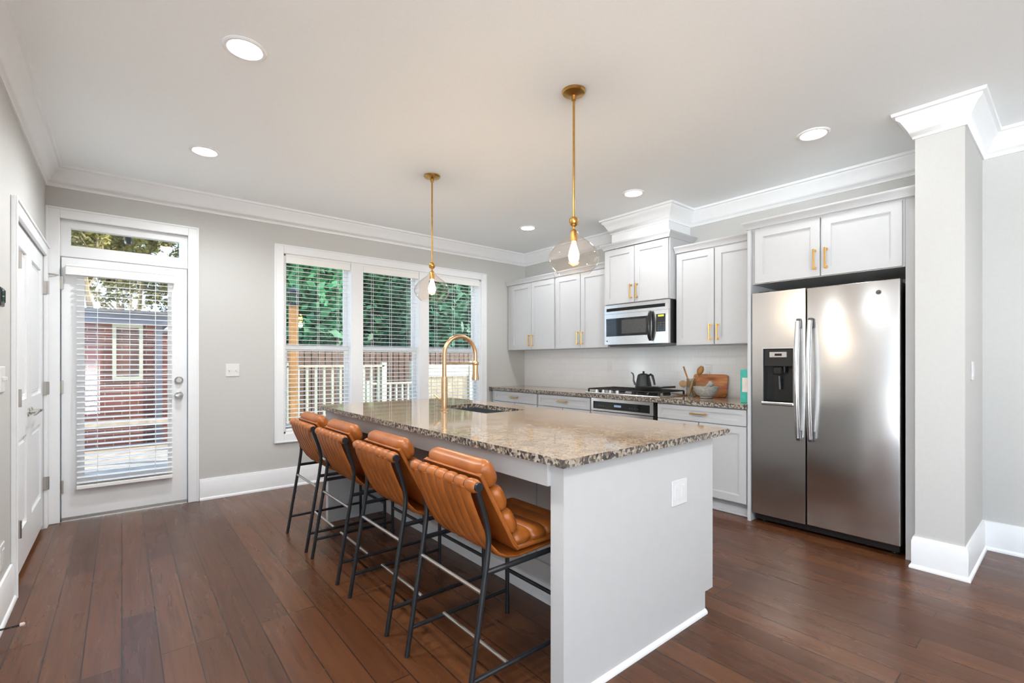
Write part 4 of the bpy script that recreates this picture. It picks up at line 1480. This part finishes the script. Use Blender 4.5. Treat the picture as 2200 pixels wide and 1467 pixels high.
conifer('evergreen in the hindmost row, farthest right', 16.6, 24.4, 10.6, 2.3, 4200, 'leaf_deep', 9, .3, .3)

def bare_tree(label, x, y, h, seed, leaves):
    rnd = random.Random(seed)
    o = thing('bare_tree', label, 'tree', (x, y, GZ), 'bare trees behind the outbuilding')
    mb = MB()
    tips = []
    def grow(p, d, L, r, lev):
        pts, rs = [p], [r]
        q = Vector(p)
        dd = Vector(d)
        for k in range(4):
            dd = (dd + Vector((rnd.uniform(-.25, .25), rnd.uniform(-.25, .25), rnd.uniform(-.05, .15)))).normalized()
            q = q + dd * L / 4
            pts.append(q.copy())
            rs.append(r * (1 - .14 * (k + 1)))
        mb.tube(pts, rs, 7 if lev < 2 else 5, cap=False)
        tips.extend(pts[2:] if lev >= 2 else [])
        if lev < 5:
            for k in range(3 if lev < 4 else 2):
                nd = (dd + Vector((rnd.uniform(-.9, .9), rnd.uniform(-.9, .9), rnd.uniform(-.2, .6)))).normalized()
                grow(pts[rnd.choice((2, 3, 4))], nd, L * rnd.uniform(.62, .85), rs[-1] * .8, lev + 1)
    grow(Vector((x, y, GZ)), Vector((rnd.uniform(-.15, .15), 0, 1)), h * .42, .26, 0)
    obj('branches', mb, 'bark', o)
    mb = MB()
    pts = [(tuple(rnd.choice(tips)), rnd.uniform(.6, 1.1)) for k in range(leaves)]
    leaf_cloud(mb, pts, .12, rnd)
    obj('foliage', mb, 'leaf_olive', o, smooth=0)
bare_tree('bare pale-barked tree left of the outbuilding corner', -.35, 14.8, 5.6, 11, 4600)
bare_tree('bare pale-barked tree farther back, straight behind the outbuilding roof', .5, 24.0, 8.0, 12, 5200)
bare_tree('bare pale-barked tree far behind the outbuilding on the left', -6.2, 19.5, 8.0, 13, 4600)
# small black feeder that hangs outside behind the transom from the eave
struct('roof_eave', MB().box(XS, 4.6, YB + .16, YB + .75, 2.95, 3.05), 'railing_pale')
o = thing('bird_feeder', 'small black feeder hanging outside behind the transom pane', 'bird feeder', (.045, YB + .5, 2.33))
obj('feeder', MB().lathe([(0, 0), (.022, .006), (.03, .025), (.03, .055), (.02, .075), (0, .08)], (.045, YB + .5, 2.31), 16), 'black_plastic', o)
obj('cord', MB().cyl((.045, YB + .5, 2.385), (.045, YB + .5, 2.95), .0025, seg=6), 'black_plastic', o)
